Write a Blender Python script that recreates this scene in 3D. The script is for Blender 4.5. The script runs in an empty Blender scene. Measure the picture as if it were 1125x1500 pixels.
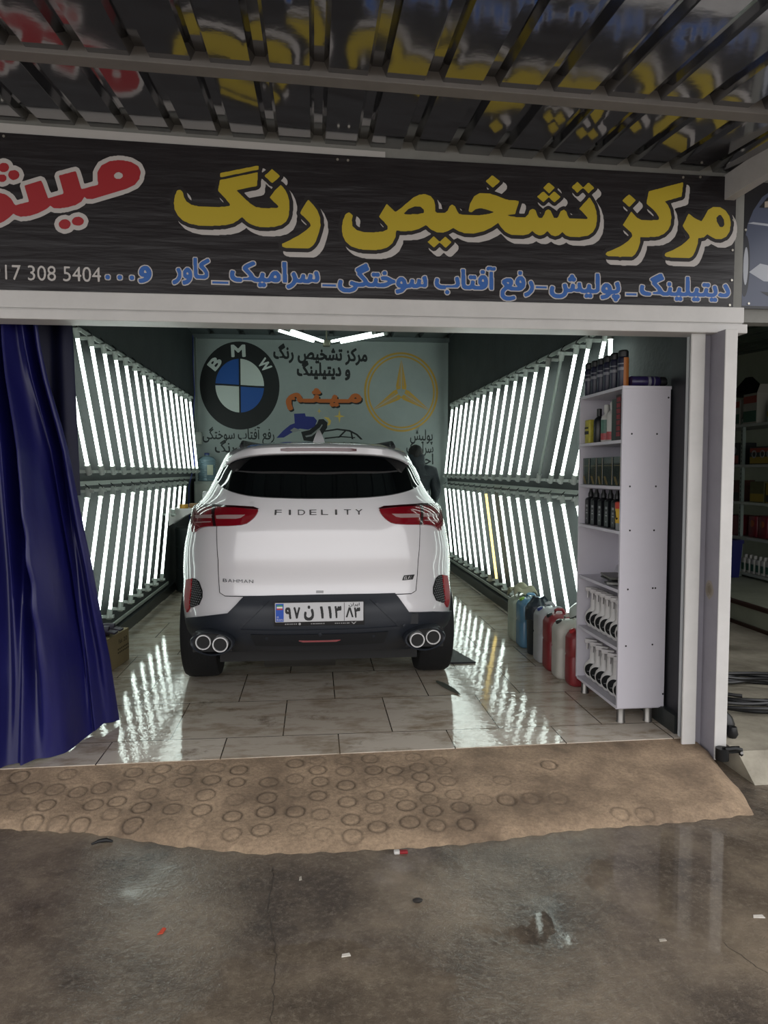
import bpy, bmesh, math, random
import numpy as np
from mathutils import Vector, Matrix, geometry
PI = math.pi
sc = bpy.context.scene
COL = sc.collection
random.seed(7)
# ------------------------------------------------------------------ camera, sky, exposure
EXPOSURE = 0.13
SKY_STRENGTH = 2.15
TUBE = 5.2
cam = bpy.data.cameras.new('camera')
cam.sensor_fit = 'VERTICAL'; cam.sensor_height = 36.0
cam.lens = 36.0 * 1040.0 / 1500.0
cam.clip_start = 0.05
cam_o = bpy.data.objects.new('camera', cam); COL.objects.link(cam_o)
rx = Vector((0.99519417, -0.09792122, 0.0)); up = Vector((0.00563992, 0.05731974, 0.99833994)); bk = Vector((-0.09775866, -0.99354209, 0.05759654))
m4 = Matrix((rx, up, bk)).transposed().to_4x4(); m4.translation = Vector((0, 0, 1.43))
cam_o.matrix_world = m4
sc.camera = cam_o
sc.view_settings.view_transform = 'Standard'; sc.view_settings.look = 'None'
sc.view_settings.gamma = 1.0; sc.view_settings.exposure = EXPOSURE
sc.view_settings.use_curve_mapping = False
sc.cycles.use_denoising = True
sc.cycles.max_bounces = 8
sc.cycles.sample_clamp_indirect = 6.0
w = bpy.data.worlds.new('overcast sky'); sc.world = w; w.use_nodes = True
nt = w.node_tree; bg = nt.nodes['Background']
tc = nt.nodes.new('ShaderNodeTexCoord'); sep = nt.nodes.new('ShaderNodeSeparateXYZ'); rp = nt.nodes.new('ShaderNodeValToRGB')
nt.links.new(tc.outputs['Generated'], sep.inputs[0]); nt.links.new(sep.outputs[2], rp.inputs[0]); nt.links.new(rp.outputs[0], bg.inputs[0])
rp.color_ramp.elements[0].position = 0.0; rp.color_ramp.elements[0].color = (.82, .81, .81, 1)
rp.color_ramp.elements[1].position = .5; rp.color_ramp.elements[1].color = (1.0, .99, 1.0, 1)
bg.inputs[1].default_value = SKY_STRENGTH

# ------------------------------------------------------------------ materials
def lin(h):
    h = h.lstrip('#'); r = []
    for i in (0, 2, 4):
        c = int(h[i:i+2], 16) / 255
        r.append(c / 12.92 if c <= .04045 else ((c + .055) / 1.055) ** 2.4)
    return tuple(r)
MATS = {}
def mat(name, col, rough=.5, metal=0., coat=0., emit=None, es=0., vary=0., vscale=6., bump=0., bscale=40., trans=0., alpha=1., spec=.5, rvary=0., col2=None, stretch=(1, 1, 1), bdist=.01):
    if name in MATS: return MATS[name]
    m = bpy.data.materials.new(name); m.use_nodes = True
    n = m.node_tree; b = n.nodes['Principled BSDF']
    c = lin(col) if isinstance(col, str) else col
    b.inputs['Base Color'].default_value = (*c, 1); b.inputs['Roughness'].default_value = rough
    b.inputs['Metallic'].default_value = metal; b.inputs['Coat Weight'].default_value = coat; b.inputs['Coat Roughness'].default_value = .04
    b.inputs['Specular IOR Level'].default_value = spec
    b.inputs['Transmission Weight'].default_value = trans; b.inputs['Alpha'].default_value = alpha
    if emit:
        b.inputs['Emission Color'].default_value = (*emit, 1); b.inputs['Emission Strength'].default_value = es
    if vary or bump or rvary:
        t = n.nodes.new('ShaderNodeTexCoord'); mp = n.nodes.new('ShaderNodeMapping'); mp.inputs['Scale'].default_value = stretch
        n.links.new(t.outputs['Object'], mp.inputs[0])
    if vary or rvary:
        nz = n.nodes.new('ShaderNodeTexNoise'); nz.inputs['Scale'].default_value = vscale; nz.inputs['Detail'].default_value = 6; nz.inputs['Roughness'].default_value = .65
        n.links.new(mp.outputs[0], nz.inputs[0])
    if vary:
        r = n.nodes.new('ShaderNodeValToRGB')
        c2 = (lin(col2) if isinstance(col2, str) else col2) if col2 else tuple(x * (1 - vary) for x in c)
        r.color_ramp.elements[0].color = (*c2, 1); r.color_ramp.elements[1].color = (*c, 1)
        r.color_ramp.elements[0].position = .33; r.color_ramp.elements[1].position = .62
        n.links.new(nz.outputs[0], r.inputs[0]); n.links.new(r.outputs[0], b.inputs['Base Color'])
    if rvary:
        mr = n.nodes.new('ShaderNodeMapRange'); mr.inputs[1].default_value = .35; mr.inputs[2].default_value = .65
        mr.inputs[3].default_value = max(.02, rough - rvary); mr.inputs[4].default_value = rough + rvary
        n.links.new(nz.outputs[0], mr.inputs[0]); n.links.new(mr.outputs[0], b.inputs['Roughness'])
    if bump:
        nb = n.nodes.new('ShaderNodeTexNoise'); nb.inputs['Scale'].default_value = bscale; nb.inputs['Detail'].default_value = 5
        n.links.new(mp.outputs[0], nb.inputs[0])
        bp = n.nodes.new('ShaderNodeBump'); bp.inputs['Strength'].default_value = bump; bp.inputs['Distance'].default_value = bdist
        n.links.new(nb.outputs[0], bp.inputs['Height']); n.links.new(bp.outputs[0], b.inputs['Normal'])
    MATS[name] = m
    return m

# ------------------------------------------------------------------ mesh builder
class MB:
    def __init__(s): s.v = []; s.f = []; s.mi = []; s.k = 0
    def mat(s, k): s.k = k; return s
    def add(s, vs, fs):
        o = len(s.v); s.v += [tuple(map(float, q)) for q in vs]
        for f in fs: s.f.append([o + i for i in f]); s.mi.append(s.k)
        return s
    def hexa(s, p):   # 8 corners: bottom ring 0-3, top ring 4-7
        return s.add(p, [(0, 3, 2, 1), (4, 5, 6, 7), (0, 1, 5, 4), (1, 2, 6, 5), (2, 3, 7, 6), (3, 0, 4, 7)])
    def box(s, x0, x1, y0, y1, z0, z1):
        return s.hexa([(x0, y0, z0), (x1, y0, z0), (x1, y1, z0), (x0, y1, z0), (x0, y0, z1), (x1, y0, z1), (x1, y1, z1), (x0, y1, z1)])
    def rbox(s, x0, x1, y0, y1, z0, z1, r, n=4):   # box with rounded vertical edges and eased top and bottom
        def ring(i, z):
            rr = max(r - i, .0005); L = []
            for cx, cy, a in ((x1 - r, y1 - r, 0), (x0 + r, y1 - r, 90), (x0 + r, y0 + r, 180), (x1 - r, y0 + r, 270)):
                for k in range(n + 1):
                    t = math.radians(a + 90 * k / n); L.append((cx + rr * math.cos(t), cy + rr * math.sin(t), z))
            return L
        e = r * .45
        return s.loft([ring(e, z0), ring(e * .3, z0 + e * .35), ring(0, z0 + e), ring(0, z1 - e), ring(e * .3, z1 - e * .35), ring(e, z1)])
    def loft(s, rings, cap=True, close=True):
        n = len(rings[0]); vs = [p for r in rings for p in r]; fs = []
        for j in range(len(rings) - 1):
            for i in range(n if close else n - 1):
                a = j * n + i; b = j * n + (i + 1) % n
                fs.append((a, b, b + n, a + n))
        if cap: fs.append(tuple(range(n - 1, -1, -1))); fs.append(tuple((len(rings) - 1) * n + i for i in range(n)))
        return s.add(vs, fs)
    def lathe(s, prof, c=(0, 0, 0), ax=(0, 0, 1), n=20, cap=True, sx=1., sy=1.):
        ax = Vector(ax).normalized(); u = ax.orthogonal().normalized()
        if abs(ax.z) > .99: u = Vector((1, 0, 0))
        v = ax.cross(u); c = Vector(c)
        return s.loft([[c + ax * h + u * (r * sx * math.cos(2 * PI * k / n)) + v * (r * sy * math.sin(2 * PI * k / n)) for k in range(n)] for r, h in prof], cap)
    def cyl(s, a, b, r, n=16, r2=None):
        a = Vector(a); b = Vector(b); L = (b - a).length
        return s.lathe([(r, 0), (r if r2 is None else r2, L)], a, b - a, n)
    def tube(s, pts, r, n=8):
        P = [Vector(p) for p in pts]; rings = []; up_ = Vector((0, 0, 1))
        for i, p in enumerate(P):
            t = (P[min(i + 1, len(P) - 1)] - P[max(i - 1, 0)]).normalized()
            q = up_ if abs(t.dot(up_)) < .95 else Vector((1, 0, 0))
            u = t.cross(q).normalized(); v = u.cross(t)
            rr = r[i] if isinstance(r, (list, tuple)) else r
            rings.append([p + u * (rr * math.cos(2 * PI * k / n)) + v * (rr * math.sin(2 * PI * k / n)) for k in range(n)])
        return s.loft(rings)
    def prism(s, poly, d0, d1, fn):     # polygon (a,b) extruded between depth d0 and d1; fn(a,b,d)->xyz
        n = len(poly)
        return s.add([fn(a, b, d0) for a, b in poly] + [fn(a, b, d1) for a, b in poly],
                     [tuple(range(n))[::-1], tuple(range(n, 2 * n))] + [(i, (i + 1) % n, n + (i + 1) % n, n + i) for i in range(n)])
    def grid(s, fn, nu, nv):
        return s.add([fn(i / nu, j / nv) for j in range(nv + 1) for i in range(nu + 1)],
                     [(j * (nu + 1) + i, j * (nu + 1) + i + 1, (j + 1) * (nu + 1) + i + 1, (j + 1) * (nu + 1) + i) for j in range(nv) for i in range(nu)])
    def build(s, name, mats, parent=None, smooth=40, bevel=0, fix=True):
        me = bpy.data.meshes.new(name); me.from_pydata(s.v, [], s.f)
        if not isinstance(mats, (list, tuple)): mats = [mats]
        for m in mats: me.materials.append(m)
        if len(mats) > 1: me.polygons.foreach_set('material_index', s.mi)
        if fix:
            b = bmesh.new(); b.from_mesh(me); bmesh.ops.recalc_face_normals(b, faces=b.faces); b.to_mesh(me); b.free()
        if smooth:
            me.polygons.foreach_set('use_smooth', [True] * len(me.polygons)); me.set_sharp_from_angle(angle=math.radians(smooth))
        me.update()
        o = bpy.data.objects.new(name, me); COL.objects.link(o)
        if parent: o.parent = parent
        if bevel:
            md = o.modifiers.new('edge', 'BEVEL'); md.width = bevel; md.segments = 2; md.limit_method = 'ANGLE'
        return o
def tag(o, label=None, cat=None, group=None, kind=None):
    if label: o['label'] = label
    if cat: o['category'] = cat
    if group: o['group'] = group
    if kind: o['kind'] = kind
    return o
def thing(name, label, cat, loc=(0, 0, 0), rz=0, group=None):
    o = bpy.data.objects.new(name, None); COL.objects.link(o); o.location = loc; o.rotation_euler = (0, 0, rz); o.empty_display_size = .1
    return tag(o, label, cat, group)
def struct(o, label=None): return tag(o, label, None, None, 'structure')
def dup(root, loc, rz=None, label=None, group=None):
    def cp(o, par):
        c = o.copy(); COL.objects.link(c)
        if par: c.parent = par
        for ch in o.children: cp(ch, c)
        return c
    r = cp(root, None); r.location = loc
    if rz is not None: r.rotation_euler = (0, 0, rz)
    if label: r['label'] = label
    if group: r['group'] = group
    return r

# ------------------------------------------------------------------ flat printed shapes and lettering
def flat(name, polys, m, fn, parent=None):
    """polys: outlines (even-odd holes) in 2D; fn(x,y)->xyz"""
    c = bpy.data.curves.new('outline', 'CURVE'); c.dimensions = '2D'; c.fill_mode = 'BOTH'
    for P in polys:
        if len(P) < 3: continue
        sp = c.splines.new('POLY'); sp.points.add(len(P) - 1); sp.use_cyclic_u = True
        for q, (x, y) in zip(sp.points, P): q.co = (x, y, 0, 1)
    o = bpy.data.objects.new('outline', c); COL.objects.link(o)
    dg = bpy.context.evaluated_depsgraph_get(); me = bpy.data.meshes.new_from_object(o.evaluated_get(dg))
    bpy.data.objects.remove(o); bpy.data.curves.remove(c)
    for v in me.vertices: v.co = fn(v.co.x, v.co.y)
    me.name = name; me.materials.clear(); me.materials.append(m)
    r = bpy.data.objects.new(name, me); COL.objects.link(r)
    if parent: r.parent = parent
    return r
FORMS = {'م': 0xFEE1, 'ت': 0xFE95, 'ش': 0xFEB5, 'خ': 0xFEA5, 'ص': 0xFEB9, 'ن': 0xFEE5, 'ل': 0xFEDD, 'ف': 0xFED1, 'ع': 0xFEC9, 'ب': 0xFE8F, 'س': 0xFEB1,
         'ث': 0xFE99, 'ح': 0xFEA1, 'ک': 0xFB8E, 'گ': 0xFB92, 'پ': 0xFB56, 'ی': 0xFBFC}
RIGHT = {'ر': 0xFEAD, 'ز': 0xFEAF, 'و': 0xFEED, 'د': 0xFEA9, 'آ': 0xFE81, 'ا': 0xFE8D}
FORMS['ـ'] = 0x0640
def shape(t):
    out = []
    for i, ch in enumerate(t):
        prev = i > 0 and t[i-1] in FORMS
        nxt = i + 1 < len(t) and (t[i+1] in FORMS or t[i+1] in RIGHT)
        if ch == 'ـ': out.append(ch)
        elif ch in FORMS: out.append(chr(FORMS[ch] + (3 if prev and nxt else 1 if prev else 2 if nxt else 0)))
        elif ch in RIGHT: out.append(chr(RIGHT[ch] + (1 if prev else 0)))
        else: out.append(ch)
    return ''.join(reversed(out))
def text_mesh(s):
    c = bpy.data.curves.new('text', 'FONT'); c.body = s; c.size = 1; c.resolution_u = 4
    o = bpy.data.objects.new('text', c); COL.objects.link(o)
    dg = bpy.context.evaluated_depsgraph_get(); me = bpy.data.meshes.new_from_object(o.evaluated_get(dg))
    bpy.data.objects.remove(o); bpy.data.curves.remove(c)
    return me
def dilate(m, r):
    o = m.copy(); R = int(math.ceil(r))
    for dy in range(-R, R + 1):
        for dx in range(-R, R + 1):
            if 0 < dx * dx + dy * dy <= r * r + .3: o |= np.roll(np.roll(m, dy, 0), dx, 1)
    return o
def shift(m, dx, dy): return np.roll(np.roll(m, dy, 0), dx, 1)
def raster_poly(P, W, H, ox, oy, res):
    m = np.zeros((H, W), bool); P = np.array(P, float); P = (P - [ox, oy]) / res
    X = np.arange(W) + .5
    for j in range(max(0, int(P[:, 1].min())), min(H, int(P[:, 1].max()) + 2)):
        y = j + .5; xs = []
        for a, b in zip(P, np.roll(P, -1, 0)):
            if (a[1] <= y) != (b[1] <= y): xs.append(a[0] + (y - a[1]) * (b[0] - a[0]) / (b[1] - a[1]))
        xs.sort()
        for q in range(0, len(xs) - 1, 2): m[j] |= (X >= xs[q]) & (X <= xs[q+1])
    return m
def raster_mesh(me, res, pad):
    co = np.array([v.co[:2] for v in me.vertices]); mn = co.min(0) - pad * res; mx = co.max(0) + pad * res
    W, H = [int(math.ceil(q)) for q in (mx - mn) / res]
    m = np.zeros((H, W), bool); me.calc_loop_triangles()
    for t in me.loop_triangles:
        a, b, c = [(co[i] - mn) / res for i in t.vertices]
        x0, y0 = np.floor(np.minimum(np.minimum(a, b), c)).astype(int); x1, y1 = np.ceil(np.maximum(np.maximum(a, b), c)).astype(int) + 1
        gx, gy = np.meshgrid(np.arange(x0, x1) + .5, np.arange(y0, y1) + .5)
        d = lambda p, q: (q[0] - p[0]) * (gy - p[1]) - (q[1] - p[1]) * (gx - p[0])
        e1, e2, e3 = d(a, b), d(b, c), d(c, a); E = 1e-3
        ins = ((e1 >= -E) & (e2 >= -E) & (e3 >= -E)) | ((e1 <= E) & (e2 <= E) & (e3 <= E))
        m[y0:y1, x0:x1] |= ins[:H - y0, :W - x0]
    return m, mn
def rdp(P, eps):
    if len(P) < 3: return P
    a, b = np.array(P[0]), np.array(P[-1]); Q = np.array(P); d = b - a; L = np.hypot(*d)
    dist = np.hypot(*(Q - a).T) if L < 1e-9 else abs(d[0] * (Q[:, 1] - a[1]) - d[1] * (Q[:, 0] - a[0])) / L
    i = int(dist.argmax())
    if dist[i] <= eps: return [P[0], P[-1]]
    return rdp(P[:i+1], eps)[:-1] + rdp(P[i:], eps)
def contours(m, mn, res, eps=.35):
    f = np.pad(m.astype(float), 2)
    for ax in (0, 1): f = (np.roll(f, 1, ax) + 2 * f + np.roll(f, -1, ax)) / 4
    H, W = f.shape; seg = {}
    b = (f > .5)
    idx = b[:-1, :-1] * 1 + b[:-1, 1:] * 2 + b[1:, 1:] * 4 + b[1:, :-1] * 8
    TAB = {1: [(3, 0)], 2: [(0, 1)], 3: [(3, 1)], 4: [(1, 2)], 5: [(3, 2), (1, 0)], 6: [(0, 2)], 7: [(3, 2)], 8: [(2, 3)], 9: [(2, 0)], 10: [(0, 3), (2, 1)], 11: [(2, 1)], 12: [(1, 3)], 13: [(1, 0)], 14: [(0, 3)]}
    pos = {}
    def ekey(i, j, e):
        k = ('h', i, j) if e == 0 else ('v', i + 1, j) if e == 1 else ('h', i, j + 1) if e == 2 else ('v', i, j)
        if k not in pos:
            if k[0] == 'h': a, c = f[k[2], k[1]], f[k[2], k[1] + 1]; t = (.5 - a) / (c - a); pos[k] = (k[1] + t, k[2])
            else: a, c = f[k[2], k[1]], f[k[2] + 1, k[1]]; t = (.5 - a) / (c - a); pos[k] = (k[1], k[2] + t)
        return k
    for j, i in np.argwhere((idx > 0) & (idx < 15)):
        for e0, e1 in TAB[int(idx[j, i])]: seg[ekey(i, j, e0)] = ekey(i, j, e1)
    out = []
    while seg:
        k0, k = seg.popitem(); loop = [k0]
        while k != k0 and k in seg: loop.append(k); k = seg.pop(k)
        P = [((pos[q][0] - 2 + .5) * res + mn[0], (pos[q][1] - 2 + .5) * res + mn[1]) for q in loop]
        if len(P) < 6: continue
        h = len(P) // 2
        P = rdp(P[:h+1], eps * res)[:-1] + rdp(P[h:] + P[:1], eps * res)[:-1]
        if len(P) >= 3: out.append(P)
    return out
TXT = {}
def text_mask(s, res=1 / 56):
    if s not in TXT:
        TXT[s] = raster_mesh(text_mesh(shape(s) if any('\u0600' <= c <= '\u06ef' for c in s) else s), res, 12)
    return TXT[s]
def text_polys(s, bold=0., x0=0, x1=1, yb=0, h=.1, res=1 / 56, also=None):
    """outlines of the words s fitted between x0 and x1, baseline yb, em height h; also = further dilation (an outline)"""
    m, mn = text_mask(s, res)
    b = dilate(m, bold) if bold else m
    ys, xs = np.where(b); a0 = xs.min() * res + mn[0]; a1 = (xs.max() + 1) * res + mn[0]
    if also: b = dilate(b, also)
    k = (x1 - x0) / (a1 - a0)
    return [[(x0 + (x - a0) * k, yb + y * h) for x, y in P] for P in contours(b, mn, res)]
def letters(name, s, m, fn, parent, x0, x1, yb, h, bold=0., also=None):
    return flat(name, text_polys(s, bold, x0, x1, yb, h, also=also), m, fn, parent)
def circle(cx, cy, r, n=40, a0=0, a1=360, ry=None):
    return [(cx + r * math.cos(math.radians(a0 + (a1 - a0) * k / n)), cy + (ry or r) * math.sin(math.radians(a0 + (a1 - a0) * k / n))) for k in range(n if abs(a1 - a0) == 360 else n + 1)]
ORD = ['first', 'second', 'third', 'fourth', 'fifth', 'sixth', 'seventh', 'eighth', 'ninth', 'tenth', 'eleventh', 'twelfth', 'thirteenth', 'fourteenth', 'fifteenth', 'sixteenth', 'seventeenth', 'eighteenth', 'nineteenth']
# ================================================================== THE SETTING
RINGS = [(-1.4, 3.45), (-1.18, 3.45), (-1.42, 3.36), (-1.31, 3.36), (-1.2, 3.34), (-1.09, 3.31), (-0.99, 3.33), (-0.88, 3.34), (-0.75, 3.37), (-0.62, 3.33), (-0.49, 3.34), (-0.37, 3.31), (-0.22, 3.3), (-1.32, 3.25), (-1.2, 3.23), (-0.99, 3.21), (-0.89, 3.22), (-0.76, 3.26), (-0.63, 3.23), (-0.5, 3.22), (-0.36, 3.17), (-0.22, 3.17), (-1.22, 3.13), (-1.11, 3.11), (-1.01, 3.09), (-0.89, 3.13), (-0.77, 3.16), (-0.63, 3.13), (-0.5, 3.11), (-0.36, 3.05), (-0.22, 3.07), (-0.78, 3.05), (-0.64, 3.02), (-0.51, 3.02), (-0.35, 2.93), (-0.49, 2.92), (-0.23, 2.94), (-0.87, 3.44), (-0.74, 3.46), (-0.62, 3.44), (-0.48, 3.45), (-0.37, 3.42), (-0.1, 3.46), (0.01, 3.48), (0.14, 3.47), (0.27, 3.48), (0.49, 3.48), (0.61, 3.43), (0.01, 3.39), (0.14, 3.37), (0.28, 3.37), (0.38, 3.36), (0.5, 3.38), (0.62, 3.34), (-0.1, 3.32), (0.02, 3.29), (0.14, 3.25), (0.27, 3.26), (0.38, 3.27), (0.5, 3.29), (0.51, 3.2), (-0.09, 3.2), (0.01, 3.17), (0.14, 3.11), (0.27, 3.15), (0.38, 3.16), (0.51, 3.1), (0.63, 3.13), (-0.09, 3.06), (0.02, 3.03), (0.26, 3.05), (0.4, 3.06), (0.51, 3.01), (0.64, 3.03), (0.15, 2.98), (-0.08, 2.93), (0.03, 2.89), (0.15, 2.87), (0.26, 2.92), (0.4, 2.94), (0.51, 2.91), (0.64, 2.91), (0.75, 3.08), (0.86, 3.07), (0.62, 3.24), (0.88, 3.23), (0.97, 3.08), (1.1, 3.07), (1.45, 2.94), (0.98, 3.08), (0.86, 3.08), (1.15, 3.35), (1.34, 2.95)]
XL, XR, YB, YF = -1.70, 1.98, 10.45, 3.53
# street and ramp ------------------------------------------------------------------
def wet_concrete():
    m = bpy.data.materials.new('wet concrete'); m.use_nodes = True; n = m.node_tree; b = n.nodes['Principled BSDF']; L = n.links.new
    t = n.nodes.new('ShaderNodeTexCoord')
    def noise(sc_, det=8, ro=.6):
        z = n.nodes.new('ShaderNodeTexNoise'); z.inputs['Scale'].default_value = sc_; z.inputs['Detail'].default_value = det; z.inputs['Roughness'].default_value = ro
        L(t.outputs['Object'], z.inputs[0]); return z.outputs[0]
    def ramp(src, *st):
        r = n.nodes.new('ShaderNodeValToRGB'); e = r.color_ramp.elements
        e[0].position, e[0].color = st[0][0], (*st[0][1], 1); e[1].position, e[1].color = st[-1][0], (*st[-1][1], 1)
        for p, c in st[1:-1]: q = e.new(p); q.color = (*c, 1)
        L(src, r.inputs[0]); return r.outputs[0]
    def mix(a, b_, f):
        x = n.nodes.new('ShaderNodeMix'); x.data_type = 'RGBA'; L(a, x.inputs[6]); L(b_, x.inputs[7]); L(f, x.inputs[0]); return x.outputs[2]
    base = ramp(noise(2.2, 9, .68), (.36, lin('#443a31')), (.5, lin('#665a4c')), (.66, lin('#857765')))
    grit = ramp(noise(48, 8, .85), (.50, (0, 0, 0)), (.68, (1, 1, 1)))
    light = ramp(noise(5, 3), (.0, lin('#8d8272')), (1, lin('#a89c8a')))
    gm = n.nodes.new('ShaderNodeMath'); gm.operation = 'MULTIPLY'; gm.inputs[1].default_value = .5; L(grit, gm.inputs[0])
    c = mix(base, light, gm.outputs[0])
    dk = ramp(noise(1.1, 6, .7), (.28, (1, 1, 1)), (.40, (0, 0, 0)))
    dark = ramp(noise(9, 3), (0, lin('#332d27')), (1, lin('#453d35')))
    dm = n.nodes.new('ShaderNodeMath'); dm.operation = 'MULTIPLY'; dm.inputs[1].default_value = .55; L(dk, dm.inputs[0])
    c = mix(c, dark, dm.outputs[0])
    chips = ramp(noise(13, 10, .8), (.655, (0, 0, 0)), (.69, (1, 1, 1))); chip_area = ramp(noise(1.7, 2), (.50, (0, 0, 0)), (.60, (.8, .8, .8)))
    cm_ = n.nodes.new('ShaderNodeMath'); cm_.operation = 'MULTIPLY'; L(chips, cm_.inputs[0]); L(chip_area, cm_.inputs[1])
    pale = ramp(noise(5, 3), (.0, lin('#a79c8c')), (1, lin('#b9af9f')))
    L(mix(c, pale, cm_.outputs[0]), b.inputs['Base Color'])
    b.inputs['Roughness'].default_value = .75; b.inputs['Specular IOR Level'].default_value = .25
    b.inputs['Coat Weight'].default_value = .85; b.inputs['Coat IOR'].default_value = 1.5
    sp = n.nodes.new('ShaderNodeSeparateXYZ'); L(t.outputs['Object'], sp.inputs[0])
    def math_(op, x, y):
        q = n.nodes.new('ShaderNodeMath'); q.operation = op
        for i, k in enumerate((x, y)):
            if isinstance(k, (int, float)): q.inputs[i].default_value = k
            else: L(k, q.inputs[i])
        return q.outputs[0]
    pud = ramp(noise(1.0, 4, .55), (.54, (0, 0, 0)), (.60, (1, 1, 1)))
    wob = math_('MULTIPLY', math_('SUBTRACT', noise(4, 4), .5), .5)
    for px_, py_, r_ in ((1.50, 2.42, .42), (.02, 1.98, .34), (.75, 2.25, .12)):     # standing water
        dx = math_('MULTIPLY', math_('SUBTRACT', sp.outputs[0], px_), .9); dy = math_('SUBTRACT', sp.outputs[1], py_)
        d = math_('ADD', math_('SQRT', math_('ADD', math_('MULTIPLY', dx, dx), math_('MULTIPLY', dy, dy)), 0), wob)
        mr = n.nodes.new('ShaderNodeMapRange'); mr.inputs[1].default_value = r_ - .06; mr.inputs[2].default_value = r_ + .05; mr.inputs[3].default_value = 1; mr.inputs[4].default_value = 0; L(d, mr.inputs[0])
        pud = math_('MAXIMUM', pud, mr.outputs[0])
    inv = math_('SUBTRACT', 1.0, pud)
    L(math_('ADD', math_('MULTIPLY', inv, .05), .025), b.inputs['Coat Roughness'])
    hb = math_('ADD', noise(95, 4, .6), math_('MULTIPLY', noise(28, 4, .6), 1.6))
    bp = n.nodes.new('ShaderNodeBump'); bp.inputs['Distance'].default_value = .007; L(hb, bp.inputs['Height']); L(math_('ADD', math_('MULTIPLY', inv, .42), .008), bp.inputs['Strength'])
    L(bp.outputs[0], b.inputs['Coat Normal'])
    b2 = n.nodes.new('ShaderNodeBump'); b2.inputs['Distance'].default_value = .006; b2.inputs['Strength'].default_value = .8; L(noise(130, 4, .7), b2.inputs['Height']); L(b2.outputs[0], b.inputs['Normal'])
    return m
street = struct(MB().box(-9, 9, -9, 4.4, -.31, -.11).build('floor_street', wet_concrete(), smooth=0))
ramp_m = mat('ramp concrete', '#b59c80', .82, vary=.5, vscale=3.2, col2='#715f4d', bump=.7, bscale=70, bdist=.005)
_n = ramp_m.node_tree; _b = _n.nodes['Principled BSDF']; _src = _b.inputs['Base Color'].links[0].from_socket
_vc = _n.nodes.new('ShaderNodeVertexColor'); _vc.layer_name = 'groove_tone'; _mx = _n.nodes.new('ShaderNodeMix'); _mx.data_type = 'RGBA'; _mx.inputs[7].default_value = (*lin('#4a4036'), 1)
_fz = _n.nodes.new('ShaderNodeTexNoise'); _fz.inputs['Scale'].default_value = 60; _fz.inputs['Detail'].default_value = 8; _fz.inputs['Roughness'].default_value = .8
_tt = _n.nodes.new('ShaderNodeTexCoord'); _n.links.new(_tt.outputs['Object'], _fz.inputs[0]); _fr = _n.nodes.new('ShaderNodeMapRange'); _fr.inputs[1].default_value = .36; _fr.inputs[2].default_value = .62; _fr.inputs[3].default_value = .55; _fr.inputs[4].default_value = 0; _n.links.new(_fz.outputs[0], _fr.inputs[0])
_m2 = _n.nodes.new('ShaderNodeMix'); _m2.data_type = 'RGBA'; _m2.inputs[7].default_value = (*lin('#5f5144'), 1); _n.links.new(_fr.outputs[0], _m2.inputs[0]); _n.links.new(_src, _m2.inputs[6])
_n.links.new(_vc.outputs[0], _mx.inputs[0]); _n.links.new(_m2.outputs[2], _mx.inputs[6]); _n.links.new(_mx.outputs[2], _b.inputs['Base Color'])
FRONT = [(-2.4, 3.22), (-1.8, 3.16), (-1.35, 3.12), (-.97, 3.05), (-.6, 2.9), (-.23, 2.81), (.1, 2.785), (.38, 2.785), (.67, 2.81), (1.12, 2.86), (1.6, 2.89), (2.0, 2.92), (2.2, 2.95)]
def ramp_p(u, v):
    xr = np.interp(v, [0, .2, .6, 1], [2.06, 2.09, 2.05, 1.965]); x = -2.4 + u * (xr + 2.4)
    yf = np.interp(x, [a for a, b in FRONT], [b for a, b in FRONT]) + .006 * math.sin(x * 7) + .004 * math.sin(x * 37 + 1) + .004 * math.sin(x * 71)
    y0 = 3.533 + .018 * x; y = y0 + v * (yf - y0)
    z = -.004 - .085 * v ** 1.15 - .024 * max(0, (v - .86) / .14) ** 2
    sw = .04 + .2 * v; side = max(0., (x - (xr - sw)) / sw); z = min(z, z * (1 - side) + (-.113) * side ** 1.6) if side > 0 else z
    z += .0035 * math.sin(x * 5.3 + y * 9) * math.sin(y * 14 + x) * min(1, v * 4) * min(1, (1 - v) * 5)
    return x, y, z
NU, NV = 620, 100
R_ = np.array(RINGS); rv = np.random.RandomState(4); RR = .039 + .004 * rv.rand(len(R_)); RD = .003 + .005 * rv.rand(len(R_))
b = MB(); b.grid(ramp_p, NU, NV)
V = np.array(b.v); GROOVE = np.zeros(len(V))
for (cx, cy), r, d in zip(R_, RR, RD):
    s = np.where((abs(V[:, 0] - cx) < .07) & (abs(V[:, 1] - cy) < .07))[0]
    dd = np.hypot(V[s, 0] - cx, (V[s, 1] - cy) * 1.02); gq = np.exp(-((dd - r) / .0055) ** 2); V[s, 2] -= d * gq; GROOVE[s] = np.maximum(GROOVE[s], gq * min(1., d / .0075))  # ring grooves get a darker vertex colour, deeper ones more
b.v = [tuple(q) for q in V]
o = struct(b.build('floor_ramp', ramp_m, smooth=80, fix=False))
ca = o.data.color_attributes.new('groove_tone', 'FLOAT_COLOR', 'POINT'); ca.data.foreach_set('color', np.stack([GROOVE * .6] * 3 + [np.ones(len(GROOVE))], 1).astype(np.float32).ravel())
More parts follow.
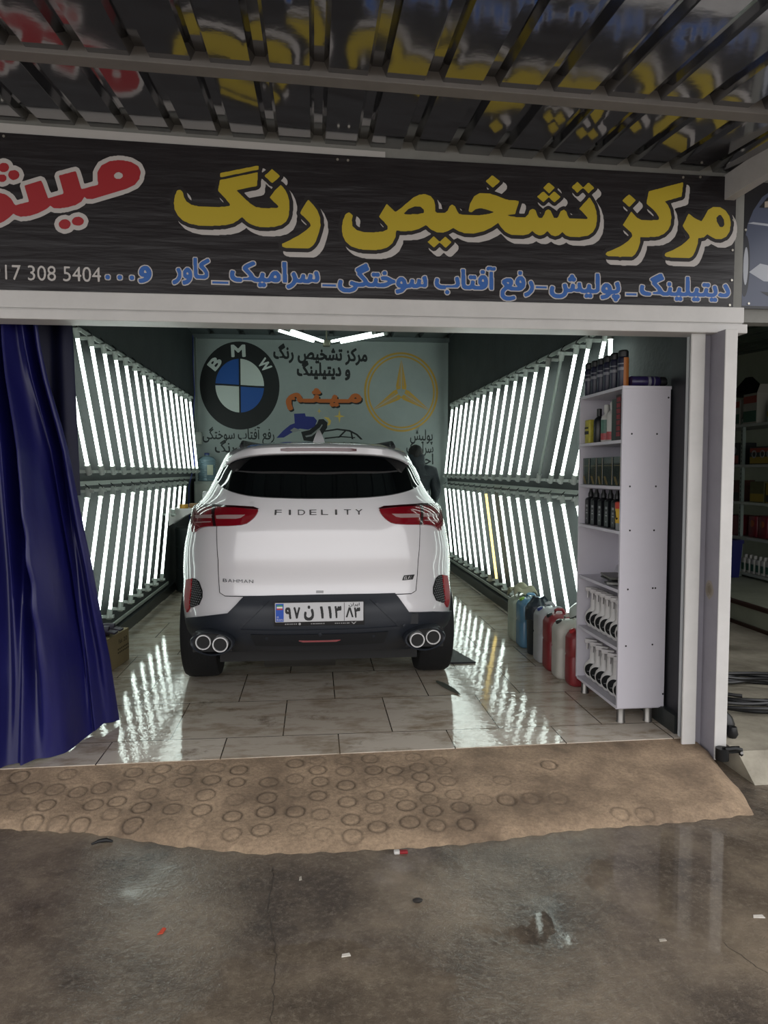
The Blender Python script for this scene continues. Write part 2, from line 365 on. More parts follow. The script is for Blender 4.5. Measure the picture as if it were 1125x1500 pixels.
# shop floor --------------------------------------------------------------------------
def tiles():
    m = bpy.data.materials.new('polished stone tiles'); m.use_nodes = True; n = m.node_tree; b = n.nodes['Principled BSDF']; L = n.links.new
    t = n.nodes.new('ShaderNodeTexCoord'); mp = n.nodes.new('ShaderNodeMapping'); mp.inputs['Location'].default_value = (-.123 + 6 * .596, -3.80 + .60 * 8, 0)
    L(t.outputs['Object'], mp.inputs[0])
    br = n.nodes.new('ShaderNodeTexBrick'); br.offset = .5; br.inputs['Scale'].default_value = 1; br.inputs['Brick Width'].default_value = .596; br.inputs['Row Height'].default_value = .60
    br.inputs['Mortar Size'].default_value = .0035; br.inputs['Mortar Smooth'].default_value = .2; br.inputs['Bias'].default_value = 0
    br.inputs['Color1'].default_value = (*lin('#c1b6a7'), 1); br.inputs['Color2'].default_value = (*lin('#cfc5b7'), 1); br.inputs['Mortar'].default_value = (*lin('#4a423a'), 1)
    L(mp.outputs[0], br.inputs[0])
    def noise(s, d=6, r=.6, st=None):
        z = n.nodes.new('ShaderNodeTexNoise'); z.inputs['Scale'].default_value = s; z.inputs['Detail'].default_value = d; z.inputs['Roughness'].default_value = r
        if st:
            q = n.nodes.new('ShaderNodeMapping'); q.inputs['Scale'].default_value = st; q.inputs['Rotation'].default_value = (0, 0, .35); L(t.outputs['Object'], q.inputs[0]); L(q.outputs[0], z.inputs[0])
        else: L(t.outputs['Object'], z.inputs[0])
        return z.outputs[0]
    def rampf(src, p0, p1, a, c):
        r = n.nodes.new('ShaderNodeMapRange'); r.inputs[1].default_value = p0; r.inputs[2].default_value = p1; r.inputs[3].default_value = a; r.inputs[4].default_value = c; L(src, r.inputs[0]); return r.outputs[0]
    def mixc(a, col, f):
        x = n.nodes.new('ShaderNodeMix'); x.data_type = 'RGBA'; L(a, x.inputs[6]); x.inputs[7].default_value = (*lin(col), 1); L(f, x.inputs[0]); return x.outputs[2]
    c = mixc(br.outputs[0], '#8b7860', rampf(noise(3.2, 9, .7, (1, 2.2, 1)), .47, .66, 0, .8))
    c = mixc(c, '#5a4936', rampf(noise(2.3, 10, .75), .57, .68, 0, .85))
    L(c, b.inputs['Base Color'])
    L(rampf(noise(4, 5), .35, .7, .025, .09), b.inputs['Roughness'])
    b1 = n.nodes.new('ShaderNodeBump'); b1.inputs['Strength'].default_value = .35; b1.inputs['Distance'].default_value = .004; L(noise(9, 3, .5), b1.inputs['Height'])
    b2 = n.nodes.new('ShaderNodeBump'); b2.inputs['Strength'].default_value = .22; b2.inputs['Distance'].default_value = .0016; L(noise(55, 3, .5), b2.inputs['Height']); L(b1.outputs[0], b2.inputs['Normal'])
    b3 = n.nodes.new('ShaderNodeBump'); b3.invert = True; b3.inputs['Strength'].default_value = .5; b3.inputs['Distance'].default_value = .002; L(br.outputs[1], b3.inputs['Height']); L(b2.outputs[0], b3.inputs['Normal'])
    L(b3.outputs[0], b.inputs['Normal'])
    return m
struct(MB().prism([(XL, 3.50), (XR, 3.565), (XR, YB), (XL, YB)], -.25, 0, lambda a, b, d: (a, b, d)).build('floor', tiles(), smooth=0))
# walls -----------------------------------------------------------------------------------
dark_wall = mat('dark grey painted wall', '#343a3a', .7, vary=.35, vscale=2.5, bump=.25, bscale=30)
grey_wall = mat('grey green painted wall', '#a0aaa7', .75, vary=.12, vscale=1.6, bump=.2, bscale=25)
plain_wall = mat('plaster', '#b0b4a8', .8, vary=.2, vscale=2)
skirt = mat('dark skirting tile', '#2c3030', .35, vary=.3, vscale=5)
struct(MB().box(XL - .12, XL, 3.62, YB + .1, -.2, 3.5).build('wall_left', dark_wall, smooth=0))
struct(MB().box(XR, XR + .12, 3.62, YB + .1, -.2, 3.5).build('wall_right', dark_wall, smooth=0))
wall_back = struct(MB().box(XL, XR, YB, YB + .12, -.2, 3.5).build('wall_back', grey_wall, smooth=0))
struct(MB().box(XL, XL + .035, 3.75, YB, 0, .10).build('baseboard_left', skirt, smooth=0))
struct(MB().box(XR - .035, XR, 3.62, YB, 0, .10).build('baseboard_right', skirt, smooth=0))
front_m = mat('front plaster', '#8b8b86', .8, vary=.2, vscale=3)
struct(MB().box(-6, XR + .21, 3.505, 3.62, 2.2, 3.5).box(-6, XL - .03, 3.53, 3.62, -.2, 2.2).build('wall_front', front_m, smooth=0))
def corrugated(x0, x1, y0, y1, zf, pitch, flatw, h, ny, x_off=0.):
    prof = []; x = x0 + x_off; rb = (pitch - flatw); sl = rb * .24
    while x < x1:
        prof += [(x, 0), (x + flatw, 0), (x + flatw + sl, h), (x + pitch - sl, h)]; x += pitch
    b = MB(); n = len(prof)
    b.add([(px, y0 + (y1 - y0) * j / ny, zf(px, y0 + (y1 - y0) * j / ny) + ph) for j in range(ny + 1) for px, ph in prof],
          [(j * n + i, j * n + i + 1, (j + 1) * n + i + 1, (j + 1) * n + i) for j in range(ny) for i in range(n - 1)])
    return b
galv_in = mat('dull roof sheet', '#6c7476', .5, metal=.6, vary=.25, vscale=2)
struct(corrugated(XL - .1, XR + .1, 3.5, YB + .1, lambda x, y: 3.37, .42, .33, .05, 4).build('ceiling', galv_in, smooth=0, fix=False))
struct(MB().box(XL, XR, YB - .09, YB - .002, 3.315, 3.368).build('trim_1', mat('ceiling batten', '#70797a', .6, metal=.3), smooth=0))
# canopy over the pavement
galv = mat('galvanised roof sheet', '#9a9a9c', .085, metal=1., rvary=.035, vscale=3, bump=.16, bscale=2.4, bdist=.012)
CZ = lambda x, y: 3.0 - .028 * x + .1 * (y - 3.55)
struct(corrugated(-5.2, 2.75, .15, 3.56, CZ, .217, .146, .036, 10, .055).build('ceiling_canopy', galv, smooth=0, fix=False))
steel_w = mat('white painted steel', '#cfcdca', .42, vary=.10, vscale=4, bump=.05, bscale=20)
steel_g = mat('weathered grey steel', '#8b8885', .5, vary=.2, vscale=5)
# lintel, shutter post
b = MB(); b.box(-6, 2.185, 3.47, 3.60, 2.182, 2.262); b.box(-6, 2.20, 3.462, 3.60, 2.13, 2.176); b.box(-6, 2.18, 3.476, 3.60, 2.174, 2.184)
struct(b.build('trim_2', steel_w, smooth=0, bevel=.004), 'long white steel lintel box under the black banner')
post_g = mat('grey steel and shaded flange side', '#8f8c94', .5, vary=.12, vscale=5)
rust = mat('brown stained paint', '#7a6a55', .7, vary=.4, vscale=30)
p = struct(MB().box(1.925, 2.0, 3.50, 3.515, -.05, 2.135).build('trim_3', steel_w, smooth=0, bevel=.004), 'white inner flange of the door post')
struct(MB().box(1.99, 2.04, 3.525, 3.62, -.05, 2.135).box(2.04, 2.19, 3.552, 3.62, -.05, 2.135).build('trim_4', post_g, smooth=0), 'grey recessed channel of the door post')
struct(MB().box(2.040, 2.105, 3.39, 3.396, -.055, 2.135).mat(1).box(2.0405, 2.1045, 3.396, 3.55, -.055, 2.135).build('trim_5', [steel_w, post_g], smooth=0, bevel=.003), 'white outer flange of the door post')  # white flange; the shade on its sides is painted in with the grey
struct(MB().box(1.953, 1.958, 3.575, 3.60, 0, 2.15).build('trim_6', mat('pale trim', '#b9bcbd', .5), smooth=0))
struct(MB().prism([(-6, 2.92), (.35, 2.92), (.35, 2.965), (-1.42, 3.018), (-6, 3.12)], 3.496, 3.512, lambda a, c, d: (a, d, c)).build('trim_7', mat('white fascia strip', '#bdbab6', .6), smooth=0))
struct(MB().box(XR - .003, XR, 3.62, 3.80, 0, 2.2).box(1.958, 1.99, 3.516, 3.62, 0, 2.15).build('trim_10', mat('black wall cover', '#15161a', .5), smooth=0))  # black sheet added to darken the wall end, black fill behind the flange
rs_ = np.random.RandomState(2)
for k_, (r_, c_) in enumerate(((.034, '#8d857c'), (.022, '#7f766a'), (.012, '#6f6556'))):
    struct(flat('trim_%d' % (11 + k_), [[(3.475 + (r_ + .008 * rs_.rand()) * math.cos(q), .815 + (1.3 * r_ + .014 * rs_.rand()) * math.sin(q)) for q in np.linspace(0, 2 * PI, 17)[:-1]]], mat('stain ' + c_, c_, .6), lambda x, y, k_=k_: (2.0395 - .0005 * k_, x, y)), 'brown stain on the shaded side of the door post')
# canopy steel: cross beam and outrigger
beam_m = mat('beam grey paint', '#77736f', .55, vary=.15, vscale=6)
def bar(a, c, w, h):
    a = Vector(a); c = Vector(c); d = (c - a).normalized(); s = d.cross(Vector((0, 0, 1))).normalized() * w / 2; u = Vector((0, 0, h / 2))
    return MB().hexa([a - s - u, a + s - u, c + s - u, c - s - u, a - s + u, a + s + u, c + s + u, c - s + u])
o = bar((-5, 2.78, 3.075), (2.74, 2.793, 2.853), .07, .058).build('canopy_cross_beam', beam_m, smooth=0, bevel=.003); struct(o, 'grey square steel beam running across under the corrugated canopy')
o = bar((2.10, 3.56, 2.862), (2.10, .2, 2.80), .055, .125).build('canopy_outrigger', mat('outrigger paint', '#a7a4a1', .5, vary=.15, vscale=5), smooth=0, bevel=.003); struct(o, 'pale square steel beam standing out above the right end of the banner')
# neighbouring shop shell
nf = mat('neighbour concrete', '#b0a998', .6, vary=.35, vscale=2.2, col2='#7a7466', bump=.3, bscale=40)
struct(MB().prism([(3.36, 0), (9.6, 0), (9.6, -.3), (3.2, -.3), (3.2, -.115)], 2.145, 6.5, lambda a, c, d: (d, a, c)).build('floor_neighbour', nf, smooth=0))
struct(MB().box(2.1, 5.6, 9.5, 9.6, 0, 3.5).build('wall_neighbour_back', plain_wall, smooth=0))
struct(MB().box(5.5, 5.6, 3.62, 9.6, 0, 3.5).build('wall_neighbour_right', mat('pale green plaster', '#c2ccb8', .75, vary=.15, vscale=2), smooth=0))
struct(MB().box(2.19, 6.5, 3.53, 3.62, 2.20, 3.5).box(5.45, 6.5, 3.53, 3.62, 0, 2.2).build('wall_neighbour_front', front_m, smooth=0))
struct(corrugated(2.1, 5.6, 3.6, 9.6, lambda x, y: 2.62 + .06 * (y - 3.6), .3, .22, .04, 2).build('ceiling_neighbour', mat('dark green roof sheet', '#56655c', .5, metal=.3, vary=.3, vscale=3), smooth=0, fix=False))
struct(MB().box(3.95, 5.5, 4.6, 9.5, 0, .185).build('floor_step', mat('pale green step', '#a7ac98', .7, vary=.2, vscale=3), smooth=0))
edge = mat('dark brown edging', '#3a241c', .5)
struct(MB().box(3.93, 3.99, 4.6, 9.5, .185, .215).build('trim_8', edge, smooth=0))
struct(MB().box(3.925, 3.949, 4.6, 9.5, 0, .03).build('trim_9', edge, smooth=0))

# ------------------------------------------------------------------ the painted back wall
WY = YB
def wl(k): return lambda x, y: (x, WY - .0012 - .0008 * k, y)
pb = mat('black wall paint', '#15191a', .6); pw = mat('white wall paint', '#d3dcd6', .6); pblue = mat('blue wall paint', '#1f57a6', .55); pgold = mat('gold wall paint', '#c39b3c', .5)
porange = mat('orange wall paint', '#c0672c', .6); pnavy = mat('navy wall paint', '#1c2a7c', .5); pgrey = mat('grey wall paint', '#8d9190', .6); pyel = mat('yellow wall paint', '#d9bd5b', .55); pink = mat('faint ink wall paint', '#2a3030', .7)
cx, cz = -1.055, 2.655; kx = .565; kz = .628
flat('round_emblem_ring', [circle(cx, cz, kx, 64, ry=kz)], pb, wl(0), wall_back)
q = .61
for a0, m_ in ((90, pblue), (270, pblue), (0, pw), (180, pw)):
    flat('round_emblem_quarter', [[(cx, cz)] + circle(cx, cz, kx * q, 16, a0, a0 + 90, kz * q)], m_, wl(1), wall_back)
flat('round_emblem_cross', [[(cx - .012, cz - kz * q), (cx + .012, cz - kz * q), (cx + .012, cz + kz * q), (cx - .012, cz + kz * q)]], pb, wl(2), wall_back)
flat('round_emblem_cross', [[(cx - kx * q, cz - .012 + .018), (cx + kx * q, cz - .012 - .018), (cx + kx * q, cz + .012 - .018), (cx - kx * q, cz + .012 + .018)]], pb, wl(2), wall_back)
for ch, ang, s in (('B', 141, .21), ('M', 92, .24), ('W', 37, .20)):
    t = math.radians(ang); px_, pz_ = cx + kx * .80 * math.cos(t), cz + kz * .80 * math.sin(t); ro = t - PI / 2
    P = text_polys(ch, 2.2, -.085 * s / .2, .085 * s / .2, -.36 * s * 1.0, s * .98)
    flat('emblem_letter', P, pw, lambda x, y, ro=ro, px_=px_, pz_=pz_: (px_ + x * math.cos(ro) - y * math.sin(ro), WY - .0036, pz_ + x * math.sin(ro) + y * math.cos(ro)), wall_back)
cx, cz = 1.283, 2.588
flat('star_emblem_ring', [circle(cx, cz, .548, 64, ry=.58), circle(cx, cz, .518, 64, ry=.552)], pgold, wl(0), wall_back)
flat('star_emblem_ring', [circle(cx, cz, .498, 64, ry=.53), circle(cx, cz, .474, 64, ry=.506)], pgold, wl(0), wall_back)
for ang in (90, 212, 328):
    t = math.radians(ang); d = Vector((math.cos(t), math.sin(t))); nrm = Vector((-d.y, d.x)); L = .475 if ang == 90 else .50
    for s_ in (1, -1):
        P = [d * L + nrm * .004 * s_, d * .05 + nrm * .01 * s_, d * .035 + nrm * .068 * s_, d * .09 + nrm * .078 * s_]
        flat('star_emblem_point', [[(cx + v.x, cz + v.y) for v in P]], pgold, wl(0), wall_back)
        P = [d * (L * .93) + nrm * .010 * s_, d * .09 + nrm * .026 * s_, d * .09 + nrm * .036 * s_]
        flat('star_emblem_line', [[(cx + v.x, cz + v.y) for v in P]], pgrey, wl(1), wall_back)
letters('wall_lettering', 'مرکز تشخیص رنگ', pb, lambda x, y: (x, WY - .002, y - .02 * x), wall_back, -.575, .785, 3.045, .25, 2.6)
letters('wall_lettering', 'و دیتیلینگ', pb, wl(0), wall_back, -.24, .535, 2.815, .25, 2.8)
letters('wall_lettering', 'مـیـثـم', pb, lambda x, y: (x + .018, WY - .002, y - .022), wall_back, -.40, .70, 2.44, .30, 3.0)
letters('wall_lettering', 'مـیـثـم', porange, wl(2), wall_back, -.40, .70, 2.44, .30, 3.0)
letters('wall_lettering', 'پولیش', pink, wl(0), wall_back, 1.415, 1.755, 1.885, .22, 1.2)
letters('wall_lettering', 'سرامیک', pink, wl(0), wall_back, 1.36, 1.765, 1.70, .22, 1.2)
letters('wall_lettering', 'احیا', pink, wl(0), wall_back, 1.53, 1.765, 1.53, .22, 1.2)
letters('wall_lettering', 'رفع آفتاب سوختگی', pink, wl(0), wall_back, -1.59, -.57, 1.89, .21, 1.2)
letters('wall_lettering', 'رنگ', pink, wl(0), wall_back, -1.42, -1.14, 1.70, .22, 1.2)
WU = lambda a, c: (-.972 + .002627 * a, 3.585 - .002608 * c)     # drawing units of the polisher picture
def pic(name, P, m, k=0): flat(name, [[WU(a, c) for a, c in P]], m, wl(k), wall_back)
pic('painted_polisher', [(262, 508), (322, 505), (326, 522), (370, 524), (388, 545), (376, 578), (340, 596), (292, 590), (268, 602), (240, 618), (205, 640), (165, 642), (200, 603), (240, 570), (265, 560)], pnavy)
pic('painted_polisher', [(300, 600), (262, 585), (240, 600), (258, 612)], pgrey, 1)
pic('painted_pad', [(300, 608), (346, 598), (388, 562), (398, 538), (424, 536), (446, 556), (444, 584), (414, 628), (362, 662), (314, 656)], pb)
pic('painted_pad', [(322, 630), (356, 622), (404, 582), (414, 566), (420, 568), (404, 594), (358, 632), (328, 638)], pgrey, 1)
pic('painted_flash', [(425, 524), (452, 528), (466, 546), (460, 568), (444, 572), (452, 552), (444, 540)], pyel)
def star4(a, c, r):
    return [(a + (r if k % 2 == 0 else r * .22) * math.cos(k * PI / 4) * (.8 if k % 4 == 0 else 1), c + (r if k % 2 == 0 else r * .22) * math.sin(k * PI / 4)) for k in range(8)]
pic('painted_star', star4(512, 520, 38), pyel); pic('painted_star', star4(400, 492, 17), pyel)
pic('painted_car', [(425, 600), (500, 588), (570, 596), (612, 618), (642, 648), (630, 650), (604, 624), (565, 605), (500, 597), (430, 608)], pb)
pic('painted_car', [(540, 600), (552, 600), (512, 640), (500, 640)], pb); pic('painted_car', [(572, 602), (580, 602), (590, 648), (580, 648)], pb)
pic('painted_car', [(430, 640), (520, 630), (600, 636), (600, 642), (520, 637), (430, 648)], pb)

def crack(pts, w, seed):
    r = np.random.RandomState(seed); P = []
    for i in range(len(pts) - 1):
        a, c = np.array(pts[i]), np.array(pts[i + 1]); n = int(np.hypot(*(c - a)) / .02)
        P += [a + (c - a) * k / n + r.randn(2) * .004 for k in range(n)]
    L = [p + [w * (.4 + .8 * r.rand()), 0] for p in P]; Rr = [p - [w * (.4 + .8 * r.rand()), 0] for p in reversed(P)]
    return flat('floor_crack', [[tuple(p) for p in L + Rr]], mat('dark crack', '#38312a', .6), lambda x, y: (x, y, -.1094))
struct(crack([(1.32, 2.12), (1.36, 2.0), (1.45, 1.86), (1.50, 1.70)], .0014, 1)); struct(crack([(-.16, 2.72), (-.17, 2.45), (-.13, 2.2), (-.12, 1.85)], .0015, 2))
# ================================================================== THE BANNERS
DATA = {"glass":[[-0.667,1.357],[-0.715,1.395],[-0.705,1.445],[-0.501,1.49],[-0.318,1.512],[-0.177,1.523],[0.0,1.53],[0.2,1.524],[0.355,1.516],[0.536,1.495],[0.872,1.449],[0.855,1.396],[0.681,1.338],[0.534,1.308],[0.37,1.285],[0.225,1.269],[0.066,1.262],[-0.002,1.261],[-0.078,1.263],[-0.268,1.272],[-0.424,1.295],[-0.553,1.322]],"light":[[-0.877,1.191],[-0.772,1.209],[-0.523,1.218],[-0.343,1.215],[-0.241,1.211],[-0.209,1.199],[-0.215,1.162],[-0.235,1.132],[-0.262,1.109],[-0.33,1.1],[-0.423,1.095],[-0.512,1.09],[-0.586,1.073],[-0.642,1.04],[-0.677,1.066],[-0.764,1.134]],"light_div":[[-0.53,1.218],[-0.499,1.218],[-0.429,1.094],[-0.449,1.093]],"light_band":[[-0.687,1.147],[-0.487,1.16],[-0.477,1.14],[-0.652,1.13]],"light_band2":[[-0.453,1.156],[-0.397,1.161],[-0.27,1.165],[-0.288,1.148],[-0.315,1.141],[-0.442,1.137]],"light_line":[[-0.638,1.108],[-0.48,1.12],[-0.477,1.115],[-0.627,1.102]],"light_edge":[[-0.877,1.191],[-0.772,1.209],[-0.523,1.218],[-0.343,1.215],[-0.241,1.211],[-0.209,1.199],[-0.218,1.195],[-0.338,1.204],[-0.508,1.205],[-0.715,1.193],[-0.865,1.174]],"tailgate":[[-0.431,1.109],[-0.391,0.898],[-0.38,0.702],[-0.351,0.686],[0.001,0.698],[0.346,0.682],[0.373,0.695],[0.39,0.884],[0.437,1.1],[0.414,1.209],[0.25,1.246],[-0.245,1.249],[-0.377,1.215]],"bumper":[[-0.712,0.511],[-0.509,0.554],[-0.331,0.591],[-0.283,0.641],[-0.247,0.688],[-0.105,0.696],[0.0,0.698],[0.091,0.697],[0.252,0.691],[0.29,0.631],[0.327,0.577],[0.504,0.556],[0.797,0.502],[0.786,0.421],[0.727,0.338],[0.628,0.301],[0.392,0.306],[0.221,0.334],[0.048,0.349],[-0.031,0.355],[-0.196,0.353],[-0.363,0.324],[-0.646,0.301],[-0.745,0.333],[-0.723,0.439]],"refl_mesh":[[-0.608,0.764],[-0.572,0.765],[-0.539,0.752],[-0.509,0.699],[-0.507,0.662],[-0.533,0.618],[-0.597,0.595],[-0.632,0.587]],"refl_red":[[-0.688,0.745],[-0.608,0.764],[-0.623,0.67],[-0.632,0.587],[-0.681,0.55],[-0.705,0.578],[-0.716,0.671]],"foglight":[[-0.049,0.432],[-0.002,0.438],[0.04,0.426],[0.036,0.398],[-0.042,0.399]],"Y":[[[-0.431,2.83],[-0.253,2.872],[-0.253,2.853],[-0.431,2.81]],[[-0.616,2.747],[-0.631,2.742],[-0.642,2.717],[-0.647,2.685],[-0.644,2.656],[-0.632,2.631],[-0.611,2.608],[-0.579,2.593],[-0.535,2.585],[-0.477,2.585],[-0.411,2.59],[-0.374,2.601],[-0.348,2.617],[-0.332,2.632],[-0.315,2.613],[-0.293,2.599],[-0.263,2.589],[-0.226,2.587],[-0.182,2.59],[-0.148,2.6],[-0.126,2.617],[-0.114,2.641],[-0.11,2.675],[-0.11,2.711],[-0.117,2.74],[-0.13,2.766],[-0.15,2.787],[-0.18,2.756],[-0.203,2.725],[-0.181,2.705],[-0.16,2.687],[-0.162,2.68],[-0.196,2.677],[-0.24,2.676],[-0.266,2.679],[-0.292,2.694],[-0.314,2.713],[-0.336,2.734],[-0.359,2.753],[-0.261,2.777],[-0.256,2.841],[-0.433,2.798],[-0.443,2.749],[-0.416,2.722],[-0.389,2.69],[-0.388,2.681],[-0.417,2.675],[-0.475,2.672],[-0.526,2.672],[-0.566,2.679],[-0.588,2.693],[-0.6,2.712],[-0.604,2.733]],[[-0.19,2.858],[-0.152,2.827],[-0.189,2.792],[-0.226,2.825]],[[-0.02,2.723],[0.002,2.701],[0.024,2.672],[0.035,2.643],[0.038,2.606],[0.029,2.569],[0.016,2.531],[0.001,2.508],[-0.018,2.495],[-0.071,2.493],[-0.134,2.495],[-0.147,2.5],[-0.145,2.513],[-0.115,2.527],[-0.07,2.552],[-0.033,2.578],[-0.008,2.601],[-0.014,2.615],[-0.036,2.637],[-0.06,2.659],[-0.039,2.695]],[[0.175,2.671],[0.158,2.662],[0.146,2.635],[0.139,2.599],[0.143,2.56],[0.158,2.531],[0.185,2.51],[0.225,2.498],[0.272,2.496],[0.32,2.498],[0.357,2.509],[0.384,2.531],[0.399,2.561],[0.403,2.593],[0.435,2.589],[0.483,2.594],[0.517,2.605],[0.548,2.623],[0.572,2.603],[0.599,2.591],[0.634,2.59],[0.661,2.6],[0.682,2.614],[0.71,2.598],[0.737,2.591],[0.786,2.591],[0.835,2.603],[0.873,2.622],[0.906,2.646],[0.919,2.625],[0.944,2.602],[0.972,2.59],[1.032,2.59],[1.06,2.597],[1.078,2.613],[1.095,2.598],[1.117,2.591],[1.138,2.598],[1.154,2.614],[1.173,2.596],[1.195,2.59],[1.216,2.597],[1.23,2.613],[1.248,2.596],[1.273,2.589],[1.323,2.591],[1.363,2.599],[1.387,2.616],[1.401,2.641],[1.407,2.675],[1.404,2.715],[1.392,2.749],[1.367,2.785],[1.338,2.754],[1.315,2.727],[1.339,2.706],[1.361,2.683],[1.351,2.678],[1.3,2.678],[1.265,2.679],[1.256,2.693],[1.25,2.711],[1.237,2.72],[1.221,2.714],[1.213,2.695],[1.204,2.678],[1.186,2.679],[1.178,2.697],[1.168,2.715],[1.158,2.719],[1.144,2.712],[1.135,2.689],[1.126,2.675],[1.11,2.677],[1.101,2.691],[1.093,2.713],[1.078,2.719],[1.064,2.712],[1.056,2.69],[1.042,2.676],[1.01,2.675],[0.968,2.679],[0.947,2.685],[0.99,2.689],[1.01,2.754],[0.946,2.758],[0.897,2.775],[0.855,2.786],[0.817,2.786],[0.786,2.77],[0.765,2.733],[0.757,2.696],[0.772,2.69],[0.793,2.707],[0.817,2.713],[0.852,2.706],[0.887,2.696],[0.856,2.686],[0.807,2.678],[0.745,2.677],[0.71,2.681],[0.7,2.697],[0.689,2.718],[0.675,2.725],[0.664,2.716],[0.655,2.696],[0.64,2.683],[0.602,2.682],[0.593,2.688],[0.593,2.717],[0.586,2.743],[0.571,2.76],[0.544,2.769],[0.517,2.767],[0.486,2.751],[0.455,2.725],[0.428,2.701],[0.398,2.679],[0.357,2.717],[0.337,2.685],[0.318,2.654],[0.343,2.632],[0.362,2.61],[0.36,2.596],[0.34,2.586],[0.293,2.58],[0.245,2.58],[0.212,2.588],[0.19,2.607],[0.188,2.634],[0.192,2.657]],[[0.875,2.872],[0.914,2.844],[0.877,2.812],[0.841,2.842]],[[1.158,2.848],[1.19,2.824],[1.161,2.796],[1.129,2.822]],[[1.131,2.805],[1.162,2.78],[1.133,2.751],[1.1,2.778]],[[1.186,2.807],[1.219,2.781],[1.188,2.752],[1.158,2.779]],[[1.303,2.857],[1.334,2.831],[1.304,2.804],[1.274,2.83]],[[1.36,2.857],[1.391,2.831],[1.361,2.804],[1.332,2.83]],[[0.586,2.571],[0.617,2.545],[0.587,2.516],[0.556,2.543]],[[0.644,2.571],[0.675,2.545],[0.646,2.516],[0.615,2.543]],[[1.852,2.877],[1.845,2.806],[1.755,2.779],[1.773,2.763],[1.787,2.738],[1.793,2.703],[1.791,2.668],[1.778,2.639],[1.755,2.619],[1.725,2.605],[1.677,2.601],[1.634,2.601],[1.632,2.57],[1.621,2.537],[1.608,2.515],[1.591,2.501],[1.53,2.5],[1.465,2.501],[1.454,2.51],[1.458,2.52],[1.495,2.535],[1.535,2.554],[1.572,2.581],[1.592,2.604],[1.588,2.617],[1.564,2.638],[1.54,2.656],[1.56,2.686],[1.583,2.723],[1.614,2.694],[1.638,2.684],[1.689,2.684],[1.73,2.688],[1.73,2.698],[1.709,2.726],[1.684,2.748],[1.661,2.764],[1.672,2.825]],[[1.57,2.807],[1.607,2.778],[1.572,2.745],[1.535,2.775]],[[1.883,2.724],[1.919,2.701],[1.953,2.688],[1.97,2.716],[1.986,2.745],[2.014,2.761],[2.048,2.762],[2.08,2.745],[2.101,2.717],[2.109,2.682],[2.104,2.643],[2.087,2.616],[2.06,2.603],[2.029,2.603],[2.0,2.617],[1.985,2.626],[1.969,2.609],[1.938,2.604],[1.936,2.579],[1.923,2.54],[1.91,2.514],[1.896,2.505],[1.83,2.504],[1.772,2.506],[1.761,2.515],[1.767,2.526],[1.809,2.543],[1.856,2.57],[1.893,2.604],[1.89,2.617],[1.868,2.642],[1.853,2.662],[1.867,2.69]]],"YH":[[[0.435,2.672],[0.462,2.696],[0.493,2.71],[0.52,2.71],[0.537,2.695],[0.537,2.68],[0.51,2.674],[0.469,2.671]],[[2.043,2.722],[2.057,2.722],[2.071,2.7],[2.075,2.674],[2.065,2.661],[2.051,2.664],[2.035,2.686],[2.031,2.708]]],"R":[[[-1.424,2.702],[-1.401,2.697],[-1.378,2.68],[-1.36,2.649],[-1.298,2.667],[-1.316,2.739],[-1.241,2.765],[-1.213,2.686],[-1.143,2.709],[-1.163,2.79],[-1.087,2.813],[-1.064,2.732],[-0.987,2.756],[-0.992,2.782],[-0.99,2.812],[-0.972,2.843],[-0.935,2.864],[-0.887,2.872],[-0.839,2.865],[-0.806,2.847],[-0.795,2.82],[-0.802,2.789],[-0.823,2.761],[-0.86,2.742],[-0.92,2.721],[-0.981,2.701],[-1.017,2.689],[-1.041,2.689],[-1.052,2.698],[-1.065,2.676],[-1.089,2.66],[-1.131,2.647],[-1.167,2.641],[-1.191,2.643],[-1.204,2.653],[-1.221,2.638],[-1.256,2.618],[-1.298,2.603],[-1.334,2.598],[-1.357,2.603],[-1.368,2.611],[-1.387,2.593],[-1.41,2.575],[-1.434,2.564],[-1.475,2.554],[-1.51,2.565],[-1.526,2.606],[-1.519,2.654],[-1.489,2.691],[-1.453,2.704]],[[-1.381,2.817],[-1.384,2.808],[-1.391,2.8],[-1.4,2.796],[-1.41,2.795],[-1.42,2.799],[-1.426,2.806],[-1.428,2.815],[-1.425,2.825],[-1.419,2.832],[-1.409,2.837],[-1.399,2.837],[-1.39,2.834],[-1.383,2.826]],[[-1.337,2.786],[-1.34,2.776],[-1.347,2.767],[-1.357,2.763],[-1.368,2.762],[-1.378,2.766],[-1.384,2.774],[-1.386,2.784],[-1.384,2.794],[-1.377,2.802],[-1.367,2.806],[-1.356,2.807],[-1.346,2.803],[-1.339,2.795]],[[-1.393,2.769],[-1.395,2.761],[-1.401,2.755],[-1.409,2.751],[-1.419,2.751],[-1.427,2.754],[-1.433,2.76],[-1.435,2.767],[-1.432,2.775],[-1.426,2.782],[-1.418,2.785],[-1.408,2.786],[-1.4,2.783],[-1.394,2.777]],[[-1.115,2.572],[-1.118,2.562],[-1.126,2.553],[-1.137,2.549],[-1.149,2.548],[-1.159,2.552],[-1.167,2.56],[-1.169,2.57],[-1.166,2.58],[-1.158,2.588],[-1.148,2.593],[-1.136,2.594],[-1.125,2.589],[-1.118,2.582]],[[-1.056,2.587],[-1.059,2.578],[-1.067,2.571],[-1.078,2.566],[-1.09,2.566],[-1.101,2.57],[-1.108,2.576],[-1.111,2.585],[-1.108,2.594],[-1.1,2.602],[-1.089,2.606],[-1.077,2.607],[-1.066,2.603],[-1.058,2.596]]],"RH":[[[-0.876,2.801],[-0.879,2.793],[-0.887,2.787],[-0.897,2.784],[-0.907,2.786],[-0.914,2.791],[-0.917,2.799],[-0.914,2.807],[-0.906,2.813],[-0.896,2.816],[-0.886,2.814],[-0.879,2.809]]]}
